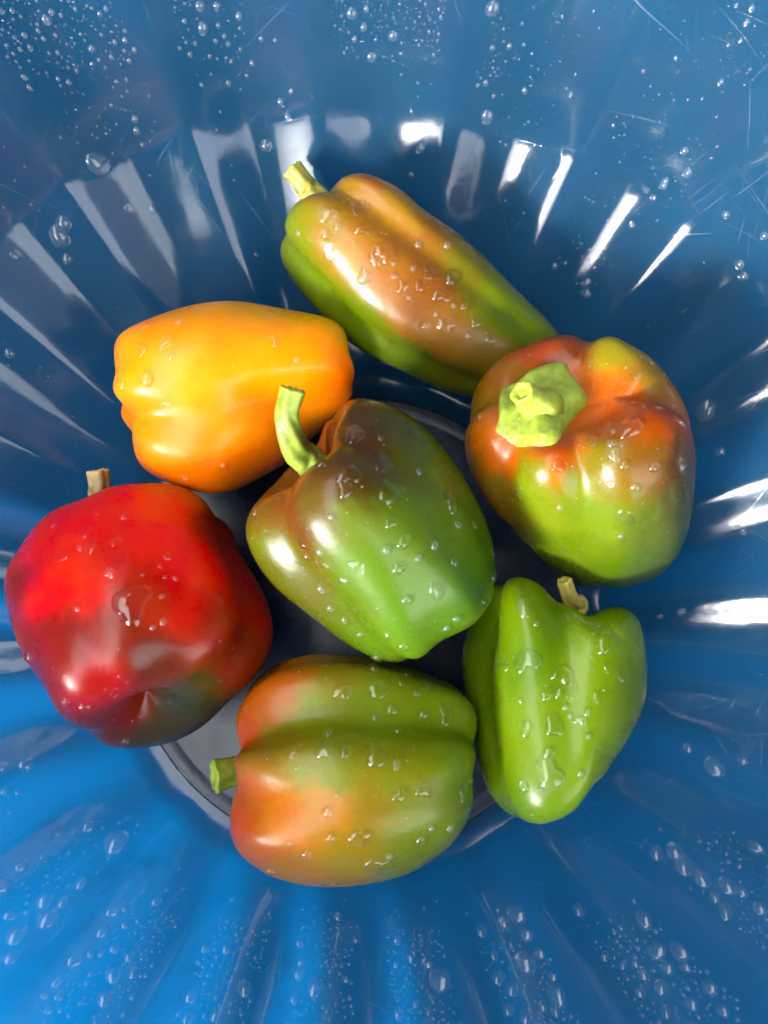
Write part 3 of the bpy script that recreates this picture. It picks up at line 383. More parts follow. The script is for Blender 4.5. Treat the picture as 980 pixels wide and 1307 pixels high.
WALL_DROPS = [[-0.1059,0.2099,0.1316,1.69],[-0.1037,0.2117,0.1331,1.12],[-0.1142,0.2051,0.1307,1.13],[-0.114,0.2034,0.1268,1.14],[-0.124,0.1971,0.1263,1.43],[-0.1192,0.1973,0.1202,1.17],[-0.1188,0.1959,0.1166,1.18],[-0.1088,0.2064,0.1273,0.86],[-0.1096,0.2073,0.13,0.85],[-0.0678,0.2203,0.1201,2.36],[-0.0544,0.2217,0.1148,2.11],[-0.0539,0.2248,0.122,1.76],[-0.0479,0.2256,0.1204,1.48],[-0.0407,0.2252,0.1161,1.5],[-0.0715,0.217,0.1151,1.2],[-0.0677,0.2185,0.116,1.2],[-0.0718,0.2147,0.1099,2.13],[-0.0676,0.2143,0.1063,1.23],[-0.0829,0.2143,0.1183,1.18],[-0.0806,0.2135,0.1145,1.2],[-0.0949,0.2093,0.1186,1.47],[-0.0937,0.2081,0.1146,0.9],[-0.1088,0.2005,0.1145,0.89],[-0.1269,0.1878,0.1109,1.8],[-0.082,0.2188,0.1281,1.15],[-0.0151,0.218,0.0914,2.92],[-0.037,0.2025,0.0712,2.4],[-0.0289,0.2136,0.0845,1.66],[-0.0265,0.2109,0.0793,1.68],[-0.0238,0.2162,0.0887,1.31],[-0.0383,0.2187,0.0997,1.26],[-0.0461,0.2181,0.1017,0.94],[-0.0485,0.2143,0.0942,1.28],[-0.0281,0.2234,0.1073,0.93],[-0.0162,0.2241,0.1061,0.93],[-0.0471,0.2216,0.1106,0.92],[-0.0618,0.2092,0.0902,2.27],[-0.0688,0.207,0.0904,1.3],[-0.0593,0.2127,0.0967,0.95],[-0.0863,0.2073,0.1056,0.92],[-0.09,0.2059,0.1061,0.92],[0.0027,0.2283,0.1149,2.11],[0.0071,0.2262,0.11,1.53],[0.0033,0.2248,0.1061,1.24],[0.0082,0.2286,0.116,1.2],[0.01,0.2218,0.0994,1.9],[-0.1266,0.1751,0.0853,3.57],[-0.1053,0.1869,0.0824,4.28],[-0.1086,0.1769,0.0731,2.7],[-0.1228,0.1662,0.0722,3.03],[-0.1254,0.161,0.0693,4.07],[-0.1244,0.154,0.0626,2.07],[-0.1415,0.1511,0.0724,2.0],[-0.1207,0.1775,0.0826,1.31],[-0.1134,0.1826,0.083,1.64],[-0.1155,0.1761,0.0768,1.33],[-0.0968,0.1764,0.066,2.07],[-0.0876,0.1777,0.0626,1.74],[-0.0873,0.2003,0.0912,1.61],[-0.088,0.1979,0.0867,1.63],[-0.0873,0.1954,0.0815,0.99],[-0.0609,0.2013,0.0762,1.35],[-0.0456,0.1684,0.04,1.11],[-0.1291,0.1247,0.0445,4.67],[-0.149,0.1323,0.0639,2.38],[-0.151,0.1141,0.0538,2.09],[-0.1424,0.1343,0.0602,1.03],[0.0556,0.2245,0.122,2.64],[0.0182,0.2245,0.1073,1.85],[0.0214,0.2218,0.1015,0.94],[0.0585,0.2072,0.0838,2.65],[0.0714,0.2089,0.0966,1.27],[0.06,0.2106,0.0922,0.97],[0.0573,0.2186,0.1093,1.22],[0.0562,0.2135,0.0965,1.27],[0.0635,0.2175,0.1106,1.22],[0.0532,0.2137,0.0954,0.96],[0.0369,0.215,0.0906,1.3],[0.031,0.2027,0.0704,2.06],[0.0383,0.1994,0.0681,1.38],[0.0268,0.1953,0.0617,1.41],[0.034,0.2034,0.0715,1.37],[0.0416,0.2133,0.0886,0.98],[0.0893,0.2044,0.1019,0.93],[0.1068,0.1939,0.098,0.94],[0.1293,0.1747,0.0886,1.6],[0.1324,0.1794,0.1018,1.54],[0.1358,0.1739,0.0963,1.88],[0.1361,0.1893,0.1266,1.13],[0.1374,0.1947,0.1398,0.81],[0.1373,0.1972,0.1448,1.06],[0.1372,0.1991,0.1486,1.05],[0.1329,0.2014,0.1474,0.79],[0.1119,0.2009,0.1189,0.88],[0.1078,0.2018,0.1162,0.89],[0.1209,0.1992,0.1265,0.86],[0.1518,0.1583,0.0931,1.57],[0.1293,0.1739,0.0867,1.61],[0.127,0.172,0.0812,1.31],[0.1213,0.166,0.0707,1.35],[0.1318,0.1608,0.0735,1.34],[0.1349,0.1561,0.0716,1.68],[0.1421,0.1461,0.0689,2.02],[0.1369,0.155,0.0723,2.68],[0.1605,0.1415,0.0814,1.94],[0.1624,0.1376,0.0796,1.95],[0.1642,0.1467,0.0954,1.55],[0.1066,0.15,0.0487,2.15],[0.1071,0.1463,0.0461,2.16],[0.128,0.1446,0.0576,1.39],[0.1164,0.1326,0.0418,1.45],[0.0931,0.1662,0.0549,1.06],[0.0933,0.1582,0.0484,1.44],[0.0978,0.1583,0.0505,1.07],[0.1093,0.1544,0.0537,1.06],[0.1586,0.0898,0.047,4.56],[0.1524,0.0988,0.0464,1.76],[0.1645,0.0721,0.0446,2.1],[0.1633,0.0629,0.0405,2.47],[0.1717,0.0389,0.0415,1.05],[0.1735,0.0353,0.0423,1.39],[0.1526,0.0012,0.0225,2.18],[0.1667,0.0031,0.0334,3.16],[0.1444,-0.0009,0.0167,1.47],[0.1573,-0.0653,0.0365,3.38],[0.1665,-0.061,0.0426,1.66],[0.1493,-0.0581,0.0282,1.74],[0.1407,-0.0702,0.026,2.09],[0.1289,-0.0661,0.0171,1.07],[0.1658,-0.0831,0.0501,2.24],[0.1694,-0.0844,0.0537,2.53],[0.1646,-0.0934,0.0537,2.52],[0.1316,-0.1015,0.033,2.35],[0.1382,-0.0992,0.0363,2.99],[0.1401,-0.1038,0.0399,3.28],[0.1366,-0.1108,0.0413,2.93],[0.1451,-0.1073,0.0454,2.9],[0.1526,-0.108,0.0515,2.84],[0.1565,-0.1092,0.0552,1.87],[0.1479,-0.1131,0.0507,1.89],[0.1368,-0.1208,0.0473,2.86],[0.1436,-0.1172,0.0499,1.89],[0.1501,-0.1171,0.0549,2.48],[0.1608,-0.113,0.0609,2.13],[0.1218,-0.1257,0.0405,2.92],[0.129,-0.124,0.044,1.92],[0.1423,-0.1213,0.0515,1.25],[0.0726,-0.1308,0.0204,3.1],[0.0671,-0.1338,0.0203,2.06],[0.0757,-0.1369,0.0254,2.7],[0.0581,-0.1371,0.0199,2.06],[0.0801,-0.1423,0.0308,1.99],[0.0738,-0.1457,0.0307,3.64],[0.0625,-0.1445,0.0261,1.68],[0.0553,-0.148,0.0266,2.35],[0.0633,-0.1512,0.0313,2.31],[0.0685,-0.1539,0.0349,2.28],[0.0842,-0.1487,0.037,1.62],[0.0988,-0.1256,0.0279,2.02],[0.0987,-0.1356,0.0343,2.3],[0.0915,-0.1307,0.0277,1.35],[0.1239,-0.1345,0.0476,2.84],[0.1318,-0.1331,0.0518,2.8],[0.1056,-0.1395,0.0405,1.61],[0.1011,-0.1407,0.039,1.29],[0.112,-0.1405,0.0445,1.59],[0.1163,-0.139,0.046,1.58],[0.1261,-0.1388,0.052,2.17],[0.1324,-0.1374,0.0552,1.84],[0.1181,-0.1416,0.0489,1.88],[0.1061,-0.1449,0.0445,1.58],[0.1231,-0.1444,0.0542,2.46],[0.1387,-0.1415,0.0627,2.39],[0.0975,-0.1501,0.0439,2.22],[0.1066,-0.1485,0.0475,1.88],[0.1159,-0.1472,0.0518,1.85],[0.0847,-0.154,0.0412,3.19],[0.092,-0.1544,0.0447,2.52],[0.0381,-0.1542,0.0272,3.67],[0.0328,-0.1495,0.0229,2.03],[0.021,-0.1423,0.0163,1.73],[0.0522,-0.1628,0.0369,2.25],[0.0604,-0.159,0.0362,1.62],[0.0661,-0.1598,0.0388,1.92],[0.0728,-0.1612,0.0421,2.54],[0.0787,-0.1577,0.0415,1.59],[0.0829,-0.1585,0.044,1.58],[-0.1432,-0.0665,0.0265,2.44],[-0.1513,-0.0667,0.0324,2.05],[-0.149,-0.0753,0.0336,1.36],[-0.1448,-0.0762,0.031,1.03],[-0.1332,-0.095,0.031,2.37],[-0.1276,-0.0953,0.0275,1.03],[-0.116,-0.0945,0.0204,2.1],[-0.1055,-0.1006,0.0177,4.22],[-0.1372,-0.1054,0.0388,1.97],[-0.0956,-0.1147,0.0201,3.12],[-0.1009,-0.1093,0.0197,1.74],[-0.1154,-0.1147,0.0302,2.02],[-0.1094,-0.118,0.0287,3.38],[-0.1413,-0.1114,0.0448,2.9],[-0.1268,-0.1177,0.0388,2.94],[-0.1203,-0.1202,0.0361,1.98],[-0.1366,-0.1206,0.047,1.91],[-0.1238,-0.1246,0.041,3.56],[-0.133,-0.1273,0.0488,3.15],[-0.1007,-0.1263,0.0293,2.69],[-0.097,-0.1261,0.0274,1.35],[-0.085,-0.1247,0.0213,1.72],[-0.0949,-0.1315,0.0298,1.34],[-0.1028,-0.1325,0.0344,2.31],[-0.1078,-0.13,0.0354,1.32],[-0.1176,-0.1329,0.0428,1.92],[-0.1266,-0.1312,0.0471,1.58],[-0.1126,-0.1314,0.0388,1.95],[-0.1084,-0.135,0.0389,1.95],[-0.0971,-0.1385,0.0355,1.64],[-0.1014,-0.1393,0.0381,1.3],[-0.092,-0.1412,0.0349,1.64],[-0.1098,-0.1397,0.0429,3.19],[-0.1324,-0.1348,0.0533,2.47],[-0.1278,-0.1369,0.0517,1.86],[-0.1192,-0.137,0.0465,1.9],[-0.1055,-0.1388,0.04,1.61],[-0.1219,-0.1406,0.0505,1.87],[-0.1157,-0.1413,0.0474,1.57],[-0.096,-0.1461,0.0403,2.57],[-0.0892,-0.1467,0.0376,1.62],[-0.1148,-0.1453,0.0496,1.87],[-0.1273,-0.1441,0.0568,1.52],[-0.1234,-0.1454,0.0551,1.53],[-0.1177,-0.1483,0.0538,1.53],[-0.1124,-0.1496,0.0516,1.54],[-0.0975,-0.1523,0.0457,2.52],[-0.1244,-0.1513,0.0604,2.1],[-0.1146,-0.1526,0.0553,1.52],[-0.0683,-0.1521,0.0335,2.62],[-0.0643,-0.1568,0.0357,2.27],[-0.0628,-0.1286,0.0158,2.1],[-0.0675,-0.1332,0.02,1.72],[-0.0622,-0.143,0.025,1.69],[-0.0528,-0.1436,0.0229,1.7],[-0.0443,-0.1564,0.03,2.64],[-0.0754,-0.1483,0.0332,1.64],[-0.0705,-0.1567,0.0379,1.93],[-0.0738,-0.16,0.0415,2.22],[-0.0636,-0.1629,0.0403,2.23],[-0.0543,-0.1625,0.0374,1.93],[-0.0366,-0.1564,0.0287,3.32],[-0.0222,-0.1436,0.0172,1.73],[-0.0206,-0.1496,0.0213,1.7],[-0.0213,-0.1531,0.0241,2.02],[-0.0139,-0.1571,0.0263,3.01],[-0.0228,-0.1607,0.0299,1.65],[-0.031,-0.1647,0.0341,1.95],[0.0081,-0.1393,0.0134,2.1],[0.011,-0.1466,0.0185,1.72],[0.0267,-0.1476,0.0207,1.71],[0.0202,-0.1503,0.0218,1.36],[0.0141,-0.1614,0.0296,1.65],[0.0148,-0.1642,0.032,2.29],[0.0213,-0.1647,0.0329,1.96],[0.0283,-0.1613,0.0311,1.31],[0.1512,-0.1252,0.0608,2.12],[0.1548,-0.1276,0.0653,1.79],[0.1505,-0.1351,0.0671,2.06],[0.1456,-0.1332,0.0619,1.8],[0.154,-0.1372,0.0716,1.74],[0.1402,-0.1324,0.0571,1.53],[0.1313,-0.1471,0.0617,2.09],[0.1404,-0.1469,0.0681,2.04],[0.1493,-0.1454,0.074,2.0],[0.123,-0.151,0.0592,1.8],[0.1098,-0.1538,0.0534,2.14],[0.1012,-0.1564,0.0508,1.85],[-0.0064,-0.1351,0.0105,1.42],[-0.002,-0.1552,0.0244,1.35],[0.0026,-0.1429,0.0157,1.39]]
BASE_DROPS = [[-0.0809,-0.0713,-0.002,7.16,"p"],[-0.0696,-0.0835,-0.002,2.62,"d"],[-0.062,-0.0846,-0.002,3.0,"d"],[-0.0783,-0.0603,-0.002,1.51,"d"],[-0.064,-0.0684,-0.002,1.51,"d"],[-0.0717,-0.0545,-0.002,1.14,"d"]]
MIST = [[[[-1.207,0.0427],[-0.5555,0.1047],[-0.7643,0.1297],[-1.278,0.0747]],1100,0.32,0.8],[[[-1.6147,0.0337],[-1.207,0.0427],[-1.278,0.0747],[-1.5984,0.0679]],330,0.3,0.7],[[[-1.8623,0.036],[-1.6165,0.0303],[-1.5984,0.0679],[-1.7873,0.0714]],260,0.26,0.6],[[[-2.5125,0.0814],[-2.1186,0.0454],[-1.7873,0.0714],[-2.2732,0.1124]],600,0.3,0.9],[[[-2.6221,0.0657],[-2.3872,0.0254],[-2.1186,0.0454],[-2.5125,0.0814]],160,0.15,0.6],[[[-2.1186,0.0454],[-1.8623,0.036],[-1.7873,0.0714],[-1.8765,0.0752]],150,0.2,0.7],[[[-0.6525,0.0621],[-0.4428,0.0959],[-0.5555,0.1047],[-0.769,0.064]],150,0.2,0.7],[[[2.0841,0.1999],[1.7246,0.1771],[1.7598,0.1553],[2.1548,0.1767]],330,0.15,0.7],[[[1.597,0.1749],[1.3661,0.1788],[1.3666,0.1618],[1.5886,0.1579]],260,0.12,0.5],[[[1.4107,0.1661],[1.2617,0.1784],[1.266,0.1482],[1.4282,0.1443]],110,0.12,0.5],[[[2.1548,0.1767],[1.746,0.1548],[1.8496,0.1004],[2.3203,0.1323]],110,0.15,0.5],[[[1.362,0.1735],[0.9534,0.2113],[0.7253,0.1511],[1.2474,0.1229]],130,0.12,0.4],[[[1.2217,0.1076],[0.8561,0.1468],[0.6705,0.1078],[0.9655,0.0628]],120,0.12,0.4],[[[0.5967,0.0929],[0.5519,0.1212],[-0.381,0.0922],[-0.5098,0.0493]],90,0.12,0.4],[[[2.3893,0.1106],[2.2803,0.0753],[2.6719,0.0305],[2.8339,0.0682]],60,0.12,0.4]]

LABEL = {
 'long': 'long tapering pepper, olive green flushed orange, leaning on the basin wall behind the others',
 'yellow': 'bright yellow-orange bell pepper lying on its side',
 'center': 'green bell pepper with brown shoulders and curved stem in the middle of the pile',
 'right': 'orange and green pepper with its star-shaped pale green stem cap facing up',
 'red': 'shiny red bell pepper with dark brown patches resting against the basin wall',
 'lower': 'green bell pepper with orange shoulders, its pale cut stem below the red pepper',
 'heart': 'plain bright green heart-shaped pepper with a deep cleft below its stem',
}
BVH = {}
def tube(path, radii, n=14, ridges=5, ridge=.10, seed=0):
    """bent stalk with soft ridges along it; returns verts, faces and the last ring"""
    p = [Vector(q) for q in path]; V = []; rows = 0
    m = 22; t = np.linspace(0, len(p)-1, m)
    sp = spline([list(q)+[r] for q, r in zip(p, radii)], m)
    up = Vector((.3, .5, .8))
    for i in range(m):
        a = Vector(sp[max(i-1, 0), :3]); b = Vector(sp[min(i+1, m-1), :3]); d = (b-a).normalized()
        x = up.cross(d).normalized(); y = d.cross(x)
        for j in range(n*2):
            th = j/(n*2)*2*math.pi
            r = sp[i, 3]*(1+ridge*math.cos(ridges*th+seed)+.05*math.sin(2*th+i*.2+seed))
            V.append(Vector(sp[i, :3])+x*(r*math.cos(th))+y*(r*math.sin(th)))
    return V, grid_faces(m, n*2), V[-n*2:], (Vector(sp[-1, :3])-Vector(sp[-2, :3])).normalized()
def cut_end(ring, d, seed):
    c = sum(ring, Vector())/len(ring); V, n = [], len(ring); rnd = random.Random(seed)
    jag = [rnd.uniform(-.0003, .0004) for _ in ring]
    for s, h in ((1.0, -.0006), (1.03, .0000), (.92, .0007), (.62, .0005), (.55, -.0004), (.30, -.0002), (.05, .0003)):
        for q, j in zip(ring, jag): V.append(c+(q-c)*s+d*(h+(j if s > .6 else 0)))
    k = len(V)-n
    return V, grid_faces(7, n)+[tuple(range(k, k+n))]
SKIN = {'wet': skin_material('pepper_skin')}
CAL = {}
def build_pepper(key, P):
    P = dict(P); root = empty('bell_pepper', P['loc'], LABEL[key], 'pepper', 'peppers in the basin')
    nphi, nt = 200, 128
    w = pepper_world(P, nphi, nt).reshape(-1, 3)
    f = grid_faces(nt, nphi)
    w = np.concatenate([w[:1*nphi].mean(0, keepdims=True), w, w[-nphi:].mean(0, keepdims=True)]); n = len(w)
    f = [tuple(i+1 for i in q) for q in f]+[(0, 1+(j+1) % nphi, 1+j) for j in range(nphi)]+[(n-1, n-1-nphi+j, n-1-nphi+(j+1) % nphi) for j in range(nphi)]
    o = mesh_obj('flesh', w, f, SKIN['wet'], root)
    seeds = np.array(P['colour']); wv = np.array([noise.noise_vector(Vector(q)*70)*.0045+noise.noise_vector(Vector(q)*240)*.0018 for q in w])
    fa = np.array(P['axis'])/np.linalg.norm(P['axis']); al = w @ fa       # blushes run lengthwise
    st_ = np.array([noise.noise(Vector(q-fa*(h*.85))*420) for q, h in zip(w, al)])
    wv = wv*P.get('streak', 1)+fa*(st_*.0055*P.get('streak', 1))[:, None]
    d = (((w+wv)[:, None, :]-seeds[None, :, :3])**2).sum(-1)
    k = 1/(d+P.get('blur', .006)**2)**2.6; k /= k.sum(1, keepdims=True)
    col = k @ seeds[:, 3:6]
    at = o.data.color_attributes.new('ripeness', 'FLOAT_COLOR', 'POINT')
    at.data.foreach_set('color', np.concatenate([col, np.ones((len(col), 1))], 1).ravel())
    BVH[key] = (BVHTree.FromPolygons([Vector(v)+Vector(P['loc']) for v in w], f), root)
    crown = Vector(pepper_point(P, (0, 0, (P['profile'][-1][1]-.5)*P['L']))); ax = Vector(P['axis']).normalized()
    c = tuple(k*q for k, q in zip((.66, .54, .5), P.get('stem_colour', (.30, .42, .06))))
    sm_ = stem_material('stem_'+key, c)
    if 'stem' in P: path = [q[:3] for q in P['stem']]; rr = [q[3] for q in P['stem']]
    else: path = [crown-ax*.006, crown+ax*.001, crown+ax*.008]; rr = [.0055, .0045, .0042]
    V, F, ring, dd = tube(path, rr, seed=P['seed'], ridge=.04 if 'calyx' in P else .10)
    st = mesh_obj('stem', V, F, sm_, root)
    V, F = cut_end(ring, dd, P['seed']); mesh_obj('cut_end', V, F, stem_material('stem_end_'+key, tuple(min(1, x*1.35) for x in c)), st)
    # calyx: the leafy cap round the stem
    bv = BVHTree.FromPolygons([Vector(v) for v in w], f)
    if 'calyx' in P:
        rim = [Vector(q) for q in P['calyx']]; rings = 9; cen = sum(rim, Vector())/len(rim)+ax*.0012
    else:
        fr = frame(P['axis'], P['roll']); rim = []; rnd = random.Random(P['seed'])
        for j in range(30):
            th = j/30*2*math.pi; r = .0105*(1+.16*math.cos(5*th+P['seed'])+rnd.uniform(-.06, .06))
            rim.append(crown+Vector(fr @ np.array([r*math.cos(th), r*math.sin(th), .002])))
        rings = 7; cen = crown
    m = len(rim); fine = 3; R2 = []
    for j in range(m):
        c0, c1, c2, c3 = (rim[(j+q) % m] for q in (-1, 0, 1, 2))
        for q in range(fine):
            u = q/fine; R2.append(.5*(2*c1+(c2-c0)*u+(2*c0-5*c1+4*c2-c3)*u*u+(3*c1-c0-3*c2+c3)*u**3))
    V = []
    rnd = random.Random(P['seed']+50)
    ph = [rnd.uniform(0, 6) for _ in range(4)]
    for i in range(rings):
        t = 1-i/(rings-1)*.92
        for j, q in enumerate(R2):
            p = cen.lerp(q, t); th = j/len(R2)*2*math.pi
            loc, nor, _, _ = bv.find_nearest(p)
            if 'calyx' in P and i > 0: loc, nor = p, ax
            h = (.0023 if 'calyx' in P else .0013)+.0005*t*math.sin(5*th+ph[0])*math.sin(t*5)+.00022*math.sin(11*th+ph[1]+t*3)+(.0012 if 'calyx' in P else .0045)*max(0, .55-t)
            if i == 0: h = -.0003
            V.append(loc+nor*h)
    nn = len(R2); F = grid_faces(rings, nn)+[tuple((rings-1)*nn+j for j in range(nn))]
    mesh_obj('calyx', V, [tuple(reversed(q)) for q in F], stem_material('calyx_'+key, c), root)
    return root
for key, P in PEPPERS.items(): build_pepper(key, P)

# ------------------------------------------------------------------ water
NAMES = {'long': 'the long pepper', 'yellow': 'the yellow pepper', 'center': 'the brown-shouldered pepper', 'right': 'the star-capped pepper',
         'red': 'the red pepper', 'lower': 'the orange-shouldered pepper', 'heart': 'the heart-shaped pepper'}
SECTOR = ['right of the star-capped pepper', 'above the star-capped pepper', 'above the long pepper', 'above the yellow pepper', 'left of the red pepper',
          'below the red pepper', 'below the orange-shouldered pepper', 'below the heart-shaped pepper']
def where_words(key, p):
    if key == 'wall':
        k = int(round(math.atan2(p.y, p.x)/(math.pi/4))) % 8
        h = 'high on' if p.z > .115 else 'midway up' if p.z > .068 else 'low on' if p.z > .045 else 'at the foot of'
        return ('at the wall foot ' if h[0] == 'a' else h+' the wall ')+SECTOR[k]
    if key == 'base': return 'on the grey basin floor'
    P = PEPPERS[key]; a = Vector(P['axis']).normalized(); q = (p-Vector(P['loc'])).dot(a)/P['L']
    return ('near the stem of ' if q > .2 else 'near the tip of ' if q < -.2 else 'along ')+NAMES[key]
ORD = ['leftmost']+[w+' from left' for w in ('second third fourth fifth sixth seventh eighth ninth tenth eleventh twelfth thirteenth fourteenth fifteenth sixteenth seventeenth eighteenth nineteenth '
       'twentieth twenty-first twenty-second twenty-third twenty-fourth twenty-fifth twenty-sixth twenty-seventh twenty-eighth twenty-ninth thirtieth').split()]
NUM = ('one two three four five six seven eight nine ten eleven twelve thirteen fourteen fifteen sixteen seventeen eighteen nineteen twenty twenty-one twenty-two twenty-three twenty-four '
       'twenty-five twenty-six twenty-seven twenty-eight twenty-nine thirty').split()
def drop_shape(kind, rnd):
    """outline radius by direction and height of the dome, as shares of the nominal radius"""
    ph = [rnd.uniform(0, 6.28) for _ in range(6)]; el = rnd.uniform(.7, 1.0); tw = rnd.uniform(0, 3.14)
    if kind == 'b': a = (.18, .14, .07, .03); h = rnd.uniform(.25, .33)
    elif kind == 'f': a = (.08, .06, .04, .02); h = .09; el = .9
    elif kind == 't': a = (.02, .20, .06, .03); h = .24; el = .85
    elif kind == 'p': a = (.20, .10, .05, .03); h = .22; el = .5
    else: a = (.05, .03, .0, .0); h = rnd.uniform(.5, .62); el = rnd.uniform(.85, 1)
    def out(th):
        r = 1+a[0]*math.cos(2*th+ph[0])+a[1]*math.cos(3*th+ph[1])+a[2]*math.cos(4*th+ph[2])+a[3]*math.cos(6*th+ph[3])
        c, s = math.cos(th-tw), math.sin(th-tw); return r/math.sqrt(c*c+(s/el)**2)
    return out, h
def drop_mesh(bv, p, r, kind, rnd, down=None, nring=6, nseg=24):
    loc, nor, _, _ = bv.find_nearest(p)
    t = Vector((0, 0, -1)) if abs(nor.z) < .95 else Vector((1, 0, 0))
    u = (t-nor*t.dot(nor)).normalized(); v = nor.cross(u)
    out, h = drop_shape(kind, rnd); V = []
    for i in range(nring+1):
        q = 1-i/nring
        q = math.sin(q*math.pi/2) if kind in 'dw' else q**.8
        for j in range(nseg):
            th = j/nseg*2*math.pi; R = out(th)*q*r
            a, b = R*math.cos(th), R*math.sin(th)
            if kind == 'w':                                     # hangs on a slope: longer and fuller towards the bottom
                a *= 1.04 if a > 0 else 1.14
            s = loc+u*a+v*b
            l2, n2, _, _ = bv.find_nearest(s)
            hh = h*r*max(0, 1-q*q)**.62
            if kind == 'w': hh *= 1+.15*a/r
            V.append(l2+n2*(hh-(.00012 if i == 0 else 0)))
        if i == nring: V = V[:-nseg]+[sum(V[-nseg:], Vector())/nseg]
    F = grid_faces(nring, nseg); k = len(V)-1
    F += [((nring-1)*nseg+j, (nring-1)*nseg+(j+1) % nseg, k) for j in range(nseg)]
    return loc, V, [tuple(q) for q in F]
bas = bpy.data.objects; wall_o = bas['wall']
def world_bvh(o):
    me = o.data; off = o.parent.location if o.parent else Vector()
    return BVHTree.FromPolygons([v.co+off for v in me.vertices], [tuple(p.vertices) for p in me.polygons])
basin_root = bas['plastic_basin']
WBV = world_bvh([c for c in basin_root.children if c.name.startswith('wall')][0]); BBV = world_bvh([c for c in basin_root.children if c.name.startswith('base')][0])
ALL = []
for key, L in PEPPER_DROPS.items():
    for x, y, z, r, k in L: ALL.append((r*1.15, k, (x, y, z), BVH[key][0], key))
for x, y, z, r in WALL_DROPS: ALL.append((r*(1.38 if y < -.05 else 1.15), 'w', (x, y, z), WBV, 'wall'))
for x, y, z, r, k in BASE_DROPS: ALL.append((r, k, (x, y, z), BBV, 'base'))
ALL.sort(key=lambda q: -q[0])
rnd = random.Random(42); SV, SF, DESC = [], [], {}
for i, (r, k, p, bv, where) in enumerate(ALL):
    loc, V, F = drop_mesh(bv, Vector(p), r*.001, k, rnd, nring=6 if i < 300 else 3, nseg=24 if i < 300 else 10)
    if i < 300:
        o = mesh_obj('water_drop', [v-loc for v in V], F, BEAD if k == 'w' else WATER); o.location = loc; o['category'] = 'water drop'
        o['group'] = 'water drops on '+NAMES.get(where, 'the blue basin wall' if where == 'wall' else 'the basin floor')
        if k == 't': o['label'] = 'large three-cornered water drop in the middle of the red pepper'
        elif k == 'p': o['label'] = 'long dark puddle of water on the grey basin floor'
        else: DESC.setdefault((('large' if r > 3.2 else 'medium' if r > 2.0 else 'small')+(' splash' if k in 'bf' else ' drop'), where_words(where, loc)), []).append(o)
    else:
        off = len(SV); SV += V; SF += [tuple(off+q for q in f) for f in F]
for (what, place), os_ in DESC.items():
    os_.sort(key=lambda o: o.location.x)
    for i, o in enumerate(os_):
        n = len(os_); many = what.replace('splash', 'splashes').replace('drop', 'drops')
        o['label'] = what+' of water '+place if n == 1 else ('%s of two %s %s' % (('left one', 'right one')[i], many, place)) if n == 2 else '%s of %s %s %s' % (ORD[i], NUM[n-1], many, place) if n <= 30 else what+' of water '+place
def cap(p, n, r, h, rnd, down=1.0):
    """a bead of a dozen-odd faces for the fine spray"""
    global SV, SF
    t = Vector((0, 0, -1)) if abs(n.z) < .95 else Vector((1, 0, 0))
    u = (t-n*t.dot(n)).normalized(); v = n.cross(u); off = len(SV); m = 8
    for q, hh in ((1.0, -.00006), (.86, h*r*.5), (.5, h*r*.88)):
        for j in range(m):
            th = j/m*2*math.pi+.3; a, b = r*q*math.cos(th), r*q*math.sin(th)
            SV.append(p+u*(a*down)+v*b+n*hh)
    SV.append(p+n*(h*r))
    for i in range(2):
        for j in range(m): SF.append((off+i*m+j, off+i*m+(j+1) % m, off+(i+1)*m+(j+1) % m, off+(i+1)*m+j))
    for j in range(m): SF.append((off+2*m+j, off+2*m+(j+1) % m, off+3*m))
CELL = {}
def free(p, r):
    k = tuple(int(c//.006) for c in p)
    for dx in (-1, 0, 1):
        for dy in (-1, 0, 1):
            for dz in (-1, 0, 1):
                for q, s in CELL.get((k[0]+dx, k[1]+dy, k[2]+dz), ()):
                    if (q-p).length < (r+s)*1.12: return False
    CELL.setdefault(k, []).append((p, r)); return True
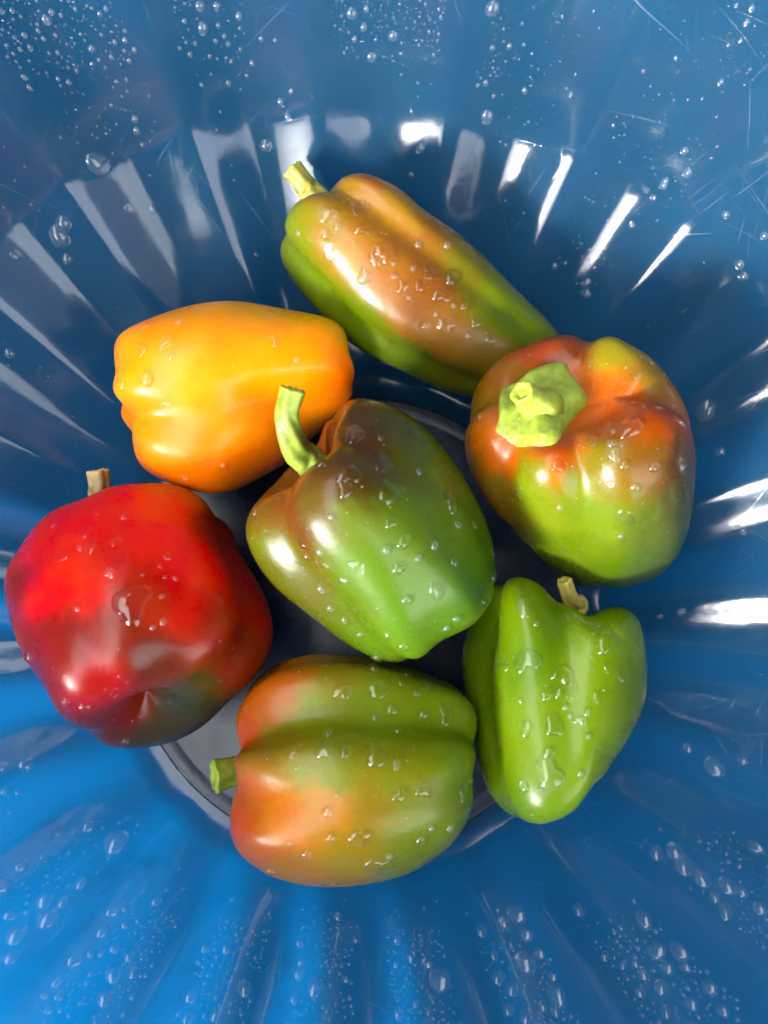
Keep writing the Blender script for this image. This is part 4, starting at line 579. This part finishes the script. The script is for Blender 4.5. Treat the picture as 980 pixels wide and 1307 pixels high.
for x, y, z, r in WALL_DROPS:
    q = Vector((x, y, z)); CELL.setdefault(tuple(int(c//.006) for c in q), []).append((q, r*.0014))
for quad, n, lo, hi in MIST:
    rnd = random.Random(n*7+int(lo*100)); cl = []
    ph0 = quad[0][0]; Q = [(ph0+wrap(a-ph0), s) for a, s in quad]
    for i in range(int(n*1.7)):
        if cl and rnd.random() < .55:                            # beads gather in loose groups
            a, s = rnd.choice(cl); a += rnd.gauss(0, .035); s += rnd.gauss(0, .007)
        else:
            x, y = rnd.random(), rnd.random()
            a = (Q[0][0]*(1-x)+Q[1][0]*x)*(1-y)+(Q[3][0]*(1-x)+Q[2][0]*x)*y; s = (Q[0][1]*(1-x)+Q[1][1]*x)*(1-y)+(Q[3][1]*(1-x)+Q[2][1]*x)*y
            cl.append((a, s))
        if flute(a) > .75 and rnd.random() < .8: continue          # the ribs stay nearly dry
        z = np.interp(s, ARC, [q[1] for q in PROF]); r = np.interp(s, ARC, [q[0] for q in PROF])
        loc, nor, _, _ = WBV.find_nearest(Vector((r*math.cos(a), r*math.sin(a), z)))
        rr_ = (lo+(hi-lo)*rnd.random()**2.2)*.0018
        if free(loc, rr_): cap(loc, nor, rr_, .6, rnd, rnd.uniform(1, 1.12))
for key, (bv, root) in BVH.items():                              # fine spray on the skins
    me = [c for c in root.children if c.name.startswith('flesh')][0].data; rnd = random.Random(PEPPERS[key]['seed'])
    nv = len(me.vertices); want = {'yellow': 110, 'red': 220}.get(key, 850); got = 0; hubs = []
    while got < want:
        v = me.vertices[rnd.randrange(nv)]
        if v.normal.z < .1: continue
        c = v.co+Vector(root.location)
        if len(hubs) > 8 and rnd.random() < .6: c = rnd.choice(hubs)+Vector((rnd.gauss(0, .004), rnd.gauss(0, .004), rnd.gauss(0, .004)))
        else: hubs.append(c)
        loc, nor, _, _ = bv.find_nearest(c)
        cap(loc, nor, (.13+.42*rnd.random()**3)*.001, .5, rnd); got += 1
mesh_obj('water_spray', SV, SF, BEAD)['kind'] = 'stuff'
